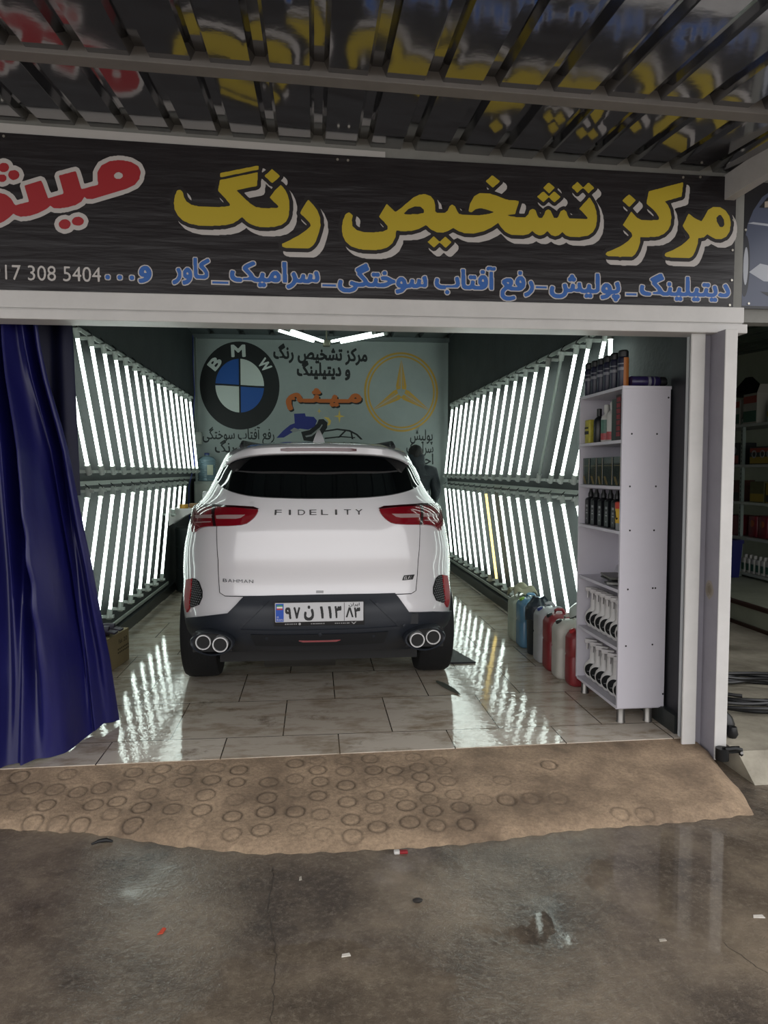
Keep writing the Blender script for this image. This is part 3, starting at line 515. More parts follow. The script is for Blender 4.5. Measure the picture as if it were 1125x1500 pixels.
vinyl = mat('black banner vinyl', '#1c181b', .36, vary=.15, vscale=3, bump=.5, bscale=4, stretch=(.5, 1, 4), bdist=.012)
v_white = mat('white print', '#c2bdb9', .45); v_yel = mat('yellow print', '#bba52c', .45); v_red = mat('red print', '#a0252b', .45); v_blue = mat('blue print', '#2f63ad', .45); v_dark = mat('dark print', '#1d191b', .45)
BY = 3.488
bn = thing('shop_banner', 'wide black vinyl banner with yellow, red and blue lettering above the garage door', 'banner', (0, BY, 2.26))
b = MB(); b.prism([(-3.2, 2.262), (2.135, 2.262), (2.135, 2.912), (.14, 2.937), (-1.42, 2.972), (-3.2, 3.02)], BY, BY + .006, lambda a, c, d: (a, d - BY, c - 2.26))
b.build('banner_sheet', vinyl, bn, smooth=0)
def bl(k): return lambda x, y: (x, -.0004 - .0007 * k, y - 2.26)
RES = .0026
ox, oz, W_, H_ = -1.75, 2.27, int(4.0 / RES), int(.72 / RES)
def rast(polys, holes):
    m = np.zeros((H_, W_), bool)
    for P in polys: m |= raster_poly(P, W_, H_, ox, oz, RES)
    for P in holes: m &= ~raster_poly(P, W_, H_, ox, oz, RES)
    return m
my = rast(DATA['Y'], DATA['YH'])
dk = dilate(my, 7); wh = shift(dilate(my, 6.5), 8, -10)
for nm, mk, m_, k in (('banner_lettering', wh, v_white, 0), ('banner_lettering', dk, v_dark, 1), ('banner_lettering', my, v_yel, 2)):
    tag(flat(nm, contours(mk, (ox, oz), RES), m_, bl(k), bn), ['white drop shadow of the large lettering', 'dark edge of the large lettering', 'large yellow lettering'][k])
mr = rast(DATA['R'], DATA['RH']); mrf = rast(DATA['R'], [])
tag(flat('banner_lettering', contours(dilate(mrf, 8), (ox, oz), RES), v_white, bl(0), bn), 'white edge of the red lettering')
tag(flat('banner_lettering', contours(mr, (ox, oz), RES), v_red, bl(1), bn), 'large red lettering')
for s, x0, x1, yb in (('دیتیلینگ', 1.636, 2.117, 2.318), ('پولیش', 1.17, 1.535, 2.322), ('رفع آفتاب سوختگی', .12, 1.09, 2.325), ('سرامیک', -.392, .031, 2.335), ('کاور', -.66, -.485, 2.342), ('و', -.815, -.755, 2.345)):
    flat('banner_small_lettering', text_polys(s, 2.4, x0, x1, yb, .125, also=2.4), v_white, bl(0), bn)
    flat('banner_small_lettering', text_polys(s, 2.4, x0, x1, yb, .125), v_blue, bl(1), bn)
def blue_mark(P, g=.006):
    cx = sum(p[0] for p in P) / len(P); cy = sum(p[1] for p in P) / len(P)
    flat('banner_small_mark', [[(x + math.copysign(g, x - cx), y + math.copysign(g, y - cy)) for x, y in P]], v_white, bl(0), bn); flat('banner_small_mark', [P], v_blue, bl(1), bn)
for x0, x1, z in ((1.565, 1.62, 2.312), (1.10, 1.155, 2.335), (.045, .11, 2.318), (-.475, -.40, 2.318)): blue_mark([(x0, z), (x1, z), (x1, z + .010), (x0, z + .010)])
for x in (-.955, -.90, -.845): blue_mark(circle(x, 2.335, .011, 12), .004)
letters('banner_phone_number', '0917 308 5404', v_white, bl(0), bn, -1.517, -.985, 2.312, .098, .5)
eye = mat('brass eyelet', '#b7b3a8', .35, metal=1)
for x, z in ((.12, 2.915), (.17, 2.913), (1.85, 2.90), (1.94, 2.905), (2.122, 2.70), (2.122, 2.55), (2.122, 2.40), (2.115, 2.275), (-1.40, 2.955)):
    MB().lathe([(.006, 0), (.006, .003), (.0025, .003)], (x, -.001, z - 2.26), (0, -1, 0), 10).build('eyelet', eye, bn)
# the neighbour's banner: a printed photograph of a grey car
b2 = thing('printed_car_banner', 'glossy banner printed with a slate blue car, over the neighbouring shop', 'banner', (2.19, 3.508, 2.26))
MB().prism([(0, .005), (1.7, .005), (1.7, .57), (0, .645)], 0, .006, lambda a, c, d: (a, d, c)).build('banner_sheet', mat('night print', '#15161b', .3), b2, smooth=0)
pm = [mat('slate car print', '#4b5266', .3), mat('pale lamp print', '#a7abb3', .3), mat('tyre print', '#22242c', .3), mat('beige print', '#a79a8c', .3), mat('glass print', '#171a20', .3)]
def bp_(P, m_, k): flat('printed_shape', [[(.0037 * (a - 1078), .0037 * (455 - c)) for a, c in P]], pm[m_], lambda x, y: (x, -.0004 - .0006 * k, y + .008), b2)
bp_([(1079, 452), (1078, 420), (1079, 372), (1084, 342), (1092, 322), (1104, 304), (1118, 294), (1150, 290), (1240, 300), (1350, 318), (1450, 340), (1500, 380), (1500, 452)], 0, 0)
bp_([(1100, 318), (1112, 304), (1122, 298), (1180, 298), (1240, 312), (1240, 324)], 4, 1); bp_([(1108, 310), (1128, 306), (1128, 316), (1108, 318)], 3, 2)
bp_(circle(1082, 398, 7, 24, ry=42), 2, 1); bp_(circle(1083, 398, 3.6, 20, ry=26), 1, 2)
bp_([(1088, 406), (1104, 394), (1150, 402), (1165, 420), (1110, 418)], 1, 1); bp_([(1105, 432), (1170, 436), (1350, 440), (1350, 446), (1120, 440)], 2, 1)
bp_([(1084, 340), (1092, 338), (1180, 345), (1350, 352), (1350, 356), (1180, 349)], 1, 1)
for x, z in ((.012, .62), (.012, .40), (.04, .03), (.30, .03)): MB().lathe([(.006, 0), (.006, .003), (.002, .003)], (x, -.001, z), (0, -1, 0), 10).build('eyelet', eye, b2)

# ================================================================== TUBE LIGHTS ON THE SIDE WALLS
tube_on = mat('lit fluorescent tube', (.9, .95, .92), .3, emit=(.86, 1.0, .93), es=TUBE)
tube_warm = mat('lit yellow tube', (.95, .85, .5), .3, emit=(1., .74, .22), es=TUBE * .42)
tube_off = mat('unlit tube', '#aab5ae', .35)
sock = mat('white plastic lampholder', '#b9c0ba', .5); wire = mat('black wire', '#111313', .5)
SIDE = {'left': -1, 'right': 1}
def tube_light(side, y0, z0, y1, z1, m, label, group):
    sx = SIDE[side]; x = {'left': -1.60, 'right': 1.90}[side]; wx = XL if sx < 0 else XR
    a = Vector((0, 0, 0)); c = Vector((0, y1 - y0, z1 - z0)); d = (c - a).normalized()
    t = thing('tube_light', label, 'light', (x, y0, z0), 0, group); wx -= .002 * sx
    MB().cyl(a + d * .03, c - d * .03, .0128, 12).build('glass_tube', m, t)
    for e, s in ((a, 1), (c, -1)):
        b = MB(); b.cyl(e - d * .02 * s, e + d * .055 * s, .021, 12); b.box(-.036, .036, e.y - .016, e.y + .016, e.z - .011, e.z + .011)
        b.box(min(0, wx - x) if sx > 0 else wx - x, max(0, wx - x) if sx > 0 else 0, e.y - .011, e.y + .011, e.z - .011, e.z + .011) if sx < 0 else b.box(0, wx - x, e.y - .011, e.y + .011, e.z - .011, e.z + .011)
        b.build('lampholder', sock, t)
    zz = .06 if z0 > 1.8 else .05
    MB().tube([(0, 0, .0), (.012 * -sx, -.012, zz * .5), (.018 * sx, -.004, zz)], .004, 6).build('wire', wire, t)
rows = [('left', 'upper', [5.05 + .3165 * k for k in range(-1, 15)], 2.385, 1.425, .52), ('left', 'lower', [5.232 + .32 * k for k in range(0, 13)], 1.285, .295, -.515),
        ('right', 'upper', [4.52, 4.80] + [5.04 + .309 * k for k in range(0, 16)], 2.33, 1.355, .54), ('right', 'lower', [4.998 + .307 * k for k in range(0, 18)], 1.22, .25, -.545)]
for side, row, ys, z0, z1, dy in rows:
    n = len(ys)
    for i, y in enumerate(ys):
        m_, state = tube_on, 'lit white tube'
        if side == 'right' and row == 'upper' and i == 3: m_, state = tube_off, 'unlit grey tube'
        if side == 'right' and row == 'lower' and i == 9: m_, state = tube_warm, 'lit yellow tube'
        y1 = y + dy; zb = z1
        if side == 'left' and row == 'lower' and i > 9: y1, zb = y + dy * .35, z0 - (z0 - z1) * .35
        tube_light(side, y, z0, y1, zb, m_, '%s, %s from the back in the %s row of the %s wall' % (state, ORD[n - 1 - i], row, side), 'tube lights on the side walls')
tube_light('right', 4.452, 2.33, 4.452, 1.38, tube_on, 'upright lit white tube behind the spray cans on the white cabinet', 'tube lights on the side walls')
rail_m = mat('white cable trunking', '#a4aba4', .5, vary=.15, vscale=8)
for side, nm, z, y0, y1 in (('left', 'top', 2.458, 4.3, 10.3), ('left', 'middle', 1.338, 4.3, 10.4), ('left', 'bottom', .135, 4.3, 8.4), ('right', 'top', 2.395, 3.95, 10.25), ('right', 'middle', 1.268, 3.95, 10.4), ('right', 'bottom', .135, 3.95, 10.3)):
    x0, x1 = (XL, XL + .012) if side == 'left' else (XR - .012, XR)
    o = MB().box(x0, x1, y0, y1, z - .016, z + .016).build('cable_trunking', rail_m, smooth=0, bevel=.003)
    tag(o, 'long pale cable trunking, the %s one on the %s wall' % (nm, side), 'trunking', 'cable trunkings on the side walls')
# ceiling light: four tubes around one hub
cl = thing('ceiling_light', 'ceiling light of four bright tubes spread from a small hub before the back wall', 'light', (.20, 9.85, 3.19))
b = MB(); b.rbox(-.07, .03, -.05, .05, -.06, .02, .015); b.cyl((-.02, 0, .0), (-.02, 0, .2), .012, 10); b.build('hub', mat('brass grey fitting', '#6f6f60', .4, metal=.5), cl)
for (xa, ya), (xb, yb) in (((-.65, -.78), (-.20, -.05)), ((-.50, -.80), (-.07, -.06)), ((.56, -.70), (.05, -.06)), ((.72, -.66), (.18, .0))):
    q = MB().cyl((xa, ya, 0), (xb, yb, 0), .017, 12).build('glass_tube', tube_on, cl)
    bz = MB(); d = (Vector((xb, yb, 0)) - Vector((xa, ya, 0))).normalized()
    bz.cyl(Vector((xa, ya, 0)) - d * .03, Vector((xa, ya, 0)) + d * .012, .02, 12); bz.build('lampholder', sock, cl)
    MB().tube([(xb, yb, 0), (xb * .5, yb * .5, -.02), (-.02, 0, -.03)], .006, 6).build('arm', wire, cl)
# ================================================================== CURTAIN
cur_m = mat('dark blue coated cloth', '#19195a', .38, vary=.18, vscale=2.5, bump=.25, bscale=9, stretch=(2, 2, .5))
def spl(t, K):
    k = [a for a, _ in K]; return float(np.interp(t, k, [q for _, q in K]))
def cur_front(u, v):          # u along the width (right edge = 1), v from the rail (0) to the hem (1)
    s = v ** 1.3; fx = float(np.interp(v, [0, .064, .131, .187, .239, .3, .376, .479, .579, .694, .816, 1], [0, .055, .15, .264, .37, .48, .553, .65, .753, .83, .93, 1]))
    xt = -1.70 + u * .36; yt = 3.685 + .03 * math.sin(u * 30)
    BX = [(0, -1.70), (.22, -1.56), (.44, -1.40), (.58, -1.29), (.76, -1.215), (1, -1.112)]; BYY = [(0, 3.55), (.22, 3.50), (.44, 3.49), (.58, 3.66), (.76, 3.86), (1, 4.10)]
    xb = spl(u, BX); yb = spl(u, BYY)
    x = xt + (xb - xt) * fx; y = yt + (yb - yt) * s
    am = .026 + .058 * math.sin(PI * min(1, v * .9)) ; e = min(1., (1 - u) * 9 + .15) * min(1., u * 5 + .2)
    y += e * am * (math.sin(u * 17 + v * 1.3) + .55 * math.sin(u * 31 - v * 2.1) + .22 * math.sin(u * 61 + v * 3)); x += e * min(1, u * 6) * .25 * am * math.cos(u * 17 + v)
    # crumples half way down
    y += .03 * math.exp(-((u - .52) / .05) ** 2) * math.exp(-((v - .55) / .14) ** 2) * math.sin(v * 55)
    z = 2.175 + (.004 + .035 * (1 - abs(math.sin(u * 7))) * u - 2.175) * v
    return x, y, z
def solid(b, t=.004):
    n = len(b.v); vs = b.v; fs = list(b.f); ed = {}
    b2_ = MB(); off = [(x, y + t, z) for x, y, z in vs]; b2_.add(vs + off, fs + [tuple(i + n for i in reversed(f)) for f in fs])
    for f in fs:
        for i in range(len(f)): ed[(f[i], f[(i + 1) % len(f)])] = 1
    b2_.add(b2_.v, []) if False else None
    for a, c in list(ed):
        if (c, a) not in ed: b2_.f.append([a, c, c + n, a + n]); b2_.mi.append(0)
    return b2_
o = solid(MB().grid(cur_front, 110, 90)).build('shop_curtain', cur_m, smooth=60); tag(o, 'dark blue coated curtain swept aside and sagging onto the floor at the left', 'curtain')
def cur_back(u, v):
    x = -1.68 + u * .410 + .02 * v * u; y = 3.80 + .018 * math.sin(u * 19 + v) + .02 * v; return x, y + .12, 2.60 - v * (2.60 - 1.30)
o = solid(MB().grid(cur_back, 50, 30)).build('curtain_panel', mat('dark navy cloth', '#15183a', .6, vary=.2, vscale=3), smooth=60); tag(o, 'dark navy cloth panel hanging straight behind the sagging blue curtain', 'curtain')
# ================================================================== THE CAR
CXC = .03
ZC = [(.30, 4.36), (.36, 4.27), (.42, 4.19), (.5, 4.15), (.62, 4.15), (.69, 4.19), (.75, 4.20), (.83, 4.197), (.852, 4.186), (.94, 4.184), (.965, 4.192), (1.08, 4.20), (1.18, 4.24), (1.265, 4.30), (1.40, 4.43), (1.52, 4.54), (1.57, 4.62), (1.61, 4.85), (1.64, 5.2), (1.665, 6.0)]
ZW = [(.30, .84), (.36, .865), (.45, .90), (.6, .915), (.8, .92), (.95, .905), (1.1, .875), (1.18, .845), (1.22, .815), (1.28, .765), (1.38, .715), (1.5, .665), (1.56, .635), (1.61, .575), (1.64, .49), (1.665, .36)]
ZD = [(.3, .75), (.7, .85), (1.15, .85), (1.3, .75), (1.52, .6), (1.6, .5), (1.665, .3)]
ZF = [(.30, 8.35), (.45, 8.55), (.7, 8.6), (.9, 8.55), (1.0, 8.3), (1.06, 7.75), (1.10, 7.45), (1.3, 7.15), (1.5, 6.8), (1.61, 6.5), (1.665, 6.15)]
# smooth the centre profile for soft panel highlights
def itp(T, z):
    xs = [a for a, _ in T]; ys = [q for _, q in T]; h = .012
    return float(np.mean([np.interp(z + d, xs, ys) for d in (-2 * h, -h, 0, h, 2 * h)]))
PW = 2.7
def S(a, z):
    aa = min(abs(a), 1.0); s = math.sin(aa * PI / 2) ** (2 / PW); c = max(0., math.cos(aa * PI / 2)) ** (2 / PW)
    return Vector((math.copysign(.99 * itp(ZW, z) * s, a), itp(ZC, z) + itp(ZD, z) * (1 - c), z))
def Sn(a, z):
    e = 1e-3; aa = min(max(a, -.985), .985); zz = min(max(z, .32), 1.65)
    if abs(aa) < .02: aa = .02
    du = S(aa + e, zz) - S(aa - e, zz); dv = S(aa, zz + .004) - S(aa, zz - .004); n = du.cross(dv)
    return (n if n.y < 0 else -n).normalized()
def So(a, z, off): return S(a, z) + Sn(a, z) * off
def a_of(x, z):
    r = min(abs(x) / (.99 * itp(ZW, z)), 1.); return math.copysign(math.asin(r ** (PW / 2)) * 2 / PI, x)
def Sx(x, z, off=0.): return So(a_of(x, z), z, off)
car = thing('car', 'white family car parked tail outwards in the middle of the garage', 'car', (CXC, 0, 0))
paint = mat('white car paint', '#e4e2e4', .22, coat=1.); trim_m = mat('black bumper plastic', '#262a31', .42, spec=.4); glass = mat('dark tinted glass', '#07090b', .04, coat=1., spec=.6)
lamp = mat('red lamp lens', '#7e0f1c', .12, coat=1.); lamp_d = mat('dark red lamp frame', '#2c080d', .15, coat=1.); lamp_w = mat('pale lamp strip', '#a98e8d', .25, coat=1.)
chrome = mat('chrome', '#d4d4d6', .12, metal=1.); blk = mat('deep black', '#060607', .6); rubber = mat('tyre rubber', '#111215', .7, bump=.2, bscale=60); alloy = mat('alloy wheel', '#9a9ca0', .3, metal=1.); seam_m = mat('panel gap', '#0b0b0c', .8)
# body shell: stacked closed plan curves
ZR = [.33, .37, .41, .445] + list(np.linspace(.47, 1.10, 26)) + list(np.linspace(1.12, 1.52, 18)) + [1.54, 1.56, 1.575, 1.59, 1.60, 1.61, 1.62, 1.63, 1.64, 1.65, 1.657, 1.665]
NA = 44; NS = 26
def ringz(z):
    L = [S(-1 + 2 * k / NA, z) for k in range(NA + 1)]
    W = .99 * itp(ZW, z); y0 = L[-1].y; yf = itp(ZF, z); Df = .9 if z < 1.05 else .35; y1 = max(yf - Df, y0 + .05)
    sd = [Vector((W, y0 + (y1 - y0) * k / NS, z)) for k in range(1, NS)]
    fr = []
    for k in range(NA + 1):
        t = PI / 2 - PI * k / NA; s = abs(math.sin(t)) ** (2 / PW); c = abs(math.cos(t)) ** (2 / PW)
        fr.append(Vector((math.copysign(W * s, math.sin(t)), y1 + (yf - y1) * c, z)))
    return L + sd + fr + [Vector((-q.x, q.y, q.z)) for q in reversed(sd)]
b = MB(); rings = [ringz(z) for z in ZR]; b.loft(rings)
nr = len(rings[0])
for i, f in enumerate(b.f):
    if max(b.v[q][2] for q in f) < .45: b.mi[i] = 1
body = b.build('body', [paint, trim_m], car, smooth=35)
for i, (sx, yc) in enumerate(((-1, 5.03), (1, 5.03), (-1, 7.72), (1, 7.72))):
    cut = MB().cyl((sx * .62, yc, .36), (sx * 1.2, yc, .36), .415, 40).build('arch_cut', blk, smooth=0)
    md = body.modifiers.new('arch', 'BOOLEAN'); md.operation = 'DIFFERENCE'; md.object = cut; md.solver = 'EXACT'
    bpy.context.view_layer.update(); dg = bpy.context.evaluated_depsgraph_get()
    me = bpy.data.meshes.new_from_object(body.evaluated_get(dg)); body.modifiers.clear(); old = body.data; body.data = me
    bpy.data.objects.remove(cut)
body.data.set_sharp_from_angle(angle=math.radians(35))
AS = .86
def inside(P, x, y):
    r = False; j = len(P) - 1
    for i in range(len(P)):
        if (P[i][1] > y) != (P[j][1] > y) and x < (P[j][0] - P[i][0]) * (y - P[i][1]) / (P[j][1] - P[i][1]) + P[i][0]: r = not r
        j = i
    return r
def chaikin(P, n=1):
    for _ in range(n):
        Q = []
        for i in range(len(P)):
            a, c = P[i], P[(i + 1) % len(P)]; Q += [(a[0] * .75 + c[0] * .25, a[1] * .75 + c[1] * .25), (a[0] * .25 + c[0] * .75, a[1] * .25 + c[1] * .75)]
        P = Q
    return P
def panel(name, P, off, m, parent, st=.02, mirror=False, rim=.012, sm=0):
    """a shaped shell following the tail of the car; outline P in (plan angle, height)"""
    P = [((-a if mirror else a) * AS, z) for a, z in P]
    if sm: P = chaikin(P, sm)
    B = []
    for i in range(len(P)):
        a, c = Vector(P[i]), Vector(P[(i + 1) % len(P)]); k = max(1, int((c - a).length / st))
        B += [a + (c - a) * j / k for j in range(k)]
    n = len(B); pts = list(B)
    xs = [q.x for q in B]; ys = [q.y for q in B]
    x = min(xs) + st * .7
    while x < max(xs):
        y = min(ys) + st * .7
        while y < max(ys):
            if inside(P, x, y) and min((q.x - x) ** 2 + (q.y - y) ** 2 for q in B) > (st * .45) ** 2: pts.append(Vector((x, y)))
            y += st
        x += st
    r = geometry.delaunay_2d_cdt(pts, [], [list(range(n))], 1, 1e-5)
    vs, fs = r[0], r[2]; ed = {}
    b = MB(); top = [So(q.x / AS, q.y, off) for q in vs]; b.add(top, [tuple(f) for f in fs])
    for f in fs:
        for i in range(len(f)): ed[(f[i], f[(i + 1) % len(f)])] = 1
    if rim:
        o = len(b.v); b.v += [tuple(So(q.x / AS, q.y, off - rim)) for q in vs]
        for a, c in ed:
            if (c, a) not in ed: b.f.append([a, c, c + o, a + o]); b.mi.append(0)
    ob = b.build(name, m, parent, smooth=45)
    return ob
def strip(name, pts, w, off, m, parent):
    """a thin line laid on the tail; pts in (plan angle, height)"""
    b = MB(); L = []
    for i in range(len(pts) - 1):
        a, c = Vector(pts[i]), Vector(pts[i + 1]); k = max(2, int((c - a).length / .03)); L += [a + (c - a) * j / k for j in range(k)]
    L.append(Vector(pts[-1])); vs = []
    for i, q in enumerate(L):
        d = (L[min(i + 1, len(L) - 1)] - L[max(i - 1, 0)]).normalized(); nn = Vector((-d.y / AS, d.x)) * w / 2
        for s_ in (1, -1): vs.append(So(q.x + nn.x * s_, q.y + nn.y * s_, off))
        for s_ in (-1, 1): vs.append(So(q.x + nn.x * s_, q.y + nn.y * s_, off - .006))
    b.add(vs, [(4 * i + j, 4 * i + (j + 1) % 4, 4 * i + 4 + (j + 1) % 4, 4 * i + 4 + j) for i in range(len(L) - 1) for j in range(4)])
    return b.build(name, m, parent, smooth=0)
D = DATA
sym = lambda P: P
gate = panel('tailgate', D['tailgate'], .005, paint, car, .03, rim=.008)
strip('panel_gap', D['tailgate'][:9] , .008, .0045, seam_m, gate)
gw = panel('rear_window', D['glass'], .007, glass, car, .025, sm=1)
bum = panel('rear_bumper', D['bumper'], .014, trim_m, car, .025, rim=.05)
for mir in (False, True):
    tl = panel('tail_light', D['light'], .012, lamp, car, .014, mir, rim=.03, sm=1)
    panel('lamp_edge', D['light_edge'], .0135, lamp_d, tl, .012, mir, rim=.003); panel('lamp_divider', D['light_div'], .0138, lamp_d, tl, .012, mir, rim=.003)
    panel('lamp_strip', D['light_band'], .0138, lamp_w, tl, .012, mir, rim=.003); panel('lamp_strip', D['light_band2'], .0138, lamp_w, tl, .012, mir, rim=.003); panel('lamp_strip', D['light_line'], .0138, lamp_w, tl, .012, mir, rim=.003)
    rf = panel('bumper_reflector', D['refl_red'], .012, mat('red reflector', '#9c1824', .45, spec=.3), car, .012, mir, rim=.02)
    gm = panel('side_vent', D['refl_mesh'], .006, blk, car, .012, mir, rim=.004)
    sg = -1 if mir else 1
    za = [q[1] for q in D['refl_mesh']]; aa = [q[0] for q in D['refl_mesh']]; b = MB()
    P_ = [((-q[0] if mir else q[0]), q[1]) for q in D['refl_mesh']]
    z = min(za) + .006; r = 0
    while z < max(za):
        a = min(q[0] for q in P_) + (.009 if r % 2 else 0)
        while a < max(q[0] for q in P_):
            if inside(P_, a, z):
                q = So(a, z, .008); b.lathe([(.0042, 0), (.003, .003)], q, Sn(a, z), 6)
            a += .018
        z += .0135; r += 1
    b.build('vent_mesh', mat('grey mesh', '#777a7c', .5), gm, smooth=0)
# spoiler over the window with the high brake light
b = MB(); N = 30; rg = []
for k in range(N + 1):
    x = -.59 + 1.18 * k / N; e = x / .59; yl = 4.42 + .11 * e * e + .10 * abs(e) ** 6; zl = 1.534 - .014 * e * e - .05 * e ** 6; th = .060 * (1 - .35 * abs(e) ** 6)
    rg.append([(x, yl + .012, zl), (x, yl, zl + .008), (x, yl + .004, zl + th * .75), (x, yl + .03, zl + th), (x, 4.70, 1.617 - .03 * e * e - .072 * e ** 6), (x, 5.05, 1.628 - .04 * e * e - .075 * e ** 6), (x, 5.05, 1.57 - .04 * e * e - .05 * e ** 6), (x, 4.62, zl - .004)])
b.loft(rg); sp = b.build('spoiler', paint, car, smooth=50)
b = MB(); rg = []
for k in range(13):
    x = -.235 + .47 * k / 12; e = x / .59; yl = 4.42 + .11 * e * e; zl = 1.534 - .014 * e * e; i = .004 if k in (0, 12) else 0
    rg.append([(x, yl - .003, zl + .018 + i), (x, yl + .02, zl + .018 + i), (x, yl + .02, zl + .040 - i), (x, yl - .001, zl + .040 - i)])
b.loft(rg).build('high_brake_light', mat('dark red brake lens', '#4e0d16', .15, coat=1.), sp)
b = MB(); b.grid(lambda u, v: ((u - .5) * 1.12, (4.434 + .11 * ((u - .5) * 1.9) ** 2 + .1 * abs((u - .5) * 1.9) ** 6) * (1 - v) + 4.60 * v, 1.531 - .014 * ((u - .5) * 1.9) ** 2 - .05 * ((u - .5) * 1.9) ** 6 - .006 * v), 24, 3); b.build('spoiler_underside', trim_m, sp, smooth=60)
# roof: fin and rails
b = MB(); b.loft([[(sx * w_ + .005, y, z) for sx, y, z, w_ in ((-1, y0, z0, .042 * q), (1, y0, z0, .042 * q), (1, y1, z0, .042 * q * .7), (-1, y1, z0, .042 * q * .7))] for y0, y1, z0, q in ((4.98, 5.2, 1.60, 1.2), (5.0, 5.19, 1.655, .8), (5.06, 5.17, 1.695, .45), (5.10, 5.15, 1.722, .18))])
b.build('roof_fin', paint, car, smooth=50)
for sx in (-1, 1): MB().tube([(sx * .525, 4.98, 1.60), (sx * .52, 5.05, 1.628), (sx * .51, 5.2, 1.630), (sx * .46, 6.0, 1.640), (sx * .43, 6.3, 1.640), (sx * .42, 6.45, 1.61)], .016, 8).build('roof_rail', mat('dark roof rail', '#2b2d2f', .4), car)
# side windows, windscreen, mirrors
for sx in (-1, 1):
    b = MB(); zs = np.linspace(1.17, 1.50, 8)
    b.grid(lambda u, v, sx=sx: (sx * (.99 * itp(ZW, 1.17 + .33 * v) + .004), 5.35 + .12 * v + u * (1.75 - .55 * v), 1.17 + .33 * v), 10, 7)
    b.build('side_window', glass, car, smooth=60)
    mm = MB(); mm.rbox(sx * .98 - .09, sx * .98 + .09, 6.75, 6.87, 1.10, 1.24, .03); mm.cyl((sx * .86, 6.82, 1.14), (sx * .93, 6.81, 1.15), .025, 10); mm.build('side_mirror', paint, car)
b = MB(); b.grid(lambda u, v: ((u - .5) * 1.96 * (.99 * itp(ZW, 1.14 + .42 * v) - .03), itp(ZF, 1.14 + .42 * v) - .16 * abs(2 * u - 1) ** 2.6 + .012, 1.14 + .42 * v), 16, 8); b.build('windscreen', glass, car, smooth=60)
# bumper furniture
strip('bumper_ledge', [(a_of(-.47, .49), .497), (a_of(.47, .49), .497)], .016, .022, trim_m, bum)
for sx in (-1, 1): strip('bumper_crease', [(a_of(sx * .30, .66), .665), (a_of(sx * .47, .50), .502)], .012, .019, trim_m, bum)
panel('bumper_step', [(a_of(-.40, .46), .478), (a_of(-.30, .46), .478), (a_of(.30, .46), .478), (a_of(.40, .46), .478), (a_of(.38, .40), .405), (a_of(-.38, .40), .405)], .020, mat('satin black plastic', '#171a1f', .5), bum, .03, rim=.008)
fp = MB(); fp.loft([[(x, 4.165, z0), (x, 4.165, z1), (x, 4.22, z1), (x, 4.22, z0)] for x, z0, z1 in ((-.125, .428, .432), (-.10, .420, .444), (.095, .420, .444), (.12, .428, .432))]); fp.build('fog_light', mat('red fog lens', '#7c1a20', .25, coat=1.), bum)
for x, z in ((-.31, .455), (.315, .455), (.0, .475), (-.555, .47), (.50, .50)):
    q = Sx(x, z, .012); MB().lathe([(.013, 0), (.013, .006), (.010, .008)], q, Sn(a_of(x, z), z), 14).build('parking_sensor', trim_m, bum)
tow = Sx(.555, .535, .014); MB().box(tow.x - .035, tow.x + .035, tow.y - .004, tow.y + .02, tow.z - .033, tow.z + .033).build('tow_cover', mat('satin black plastic', '#171a1f', .5), bum, smooth=0, bevel=.003)
for x, z in ((-.687, .42), (-.582, .416), (.582, .416), (.687, .42)):
    ex = MB(); y0 = 4.17 + (.05 if abs(x) > .62 else 0)
    ex.lathe([(.037, .02), (.0375, .003), (.039, 0), (.0445, .0), (.046, .004), (.046, .25)], (x, y0, z), (0, 1, .02), 28, cap=False)
    e_ = ex.build('exhaust_tip', mat('bright steel', '#dcdcdc', .32, metal=.55), car); MB().lathe([(.0372, .008), (.0372, .02)], (x, y0, z), (0, 1, .02), 20).build('exhaust_opening', blk, e_)
for sx in (-1, 1):   # housing around each pair
    b = MB(); b.loft([[(sx * (.635 + .115 * i * math.cos(t) * (1 if abs(math.cos(t)) < 1 else 1)), y + .05 * max(0, math.cos(t)) , .418 + .062 * i * math.sin(t)) for t in [2 * PI * k / 24 for k in range(24)]] for y, i in ((4.185, 1.0), (4.178, 1.1), (4.20, 1.16), (4.36, 1.16))], cap=False)
    b.build('exhaust_surround', trim_m, car)
    b = MB(); b.box(sx * .635 - .115, sx * .635 + .115, 4.235, 4.25, .36, .475); b.build('exhaust_recess', blk, car, smooth=0)
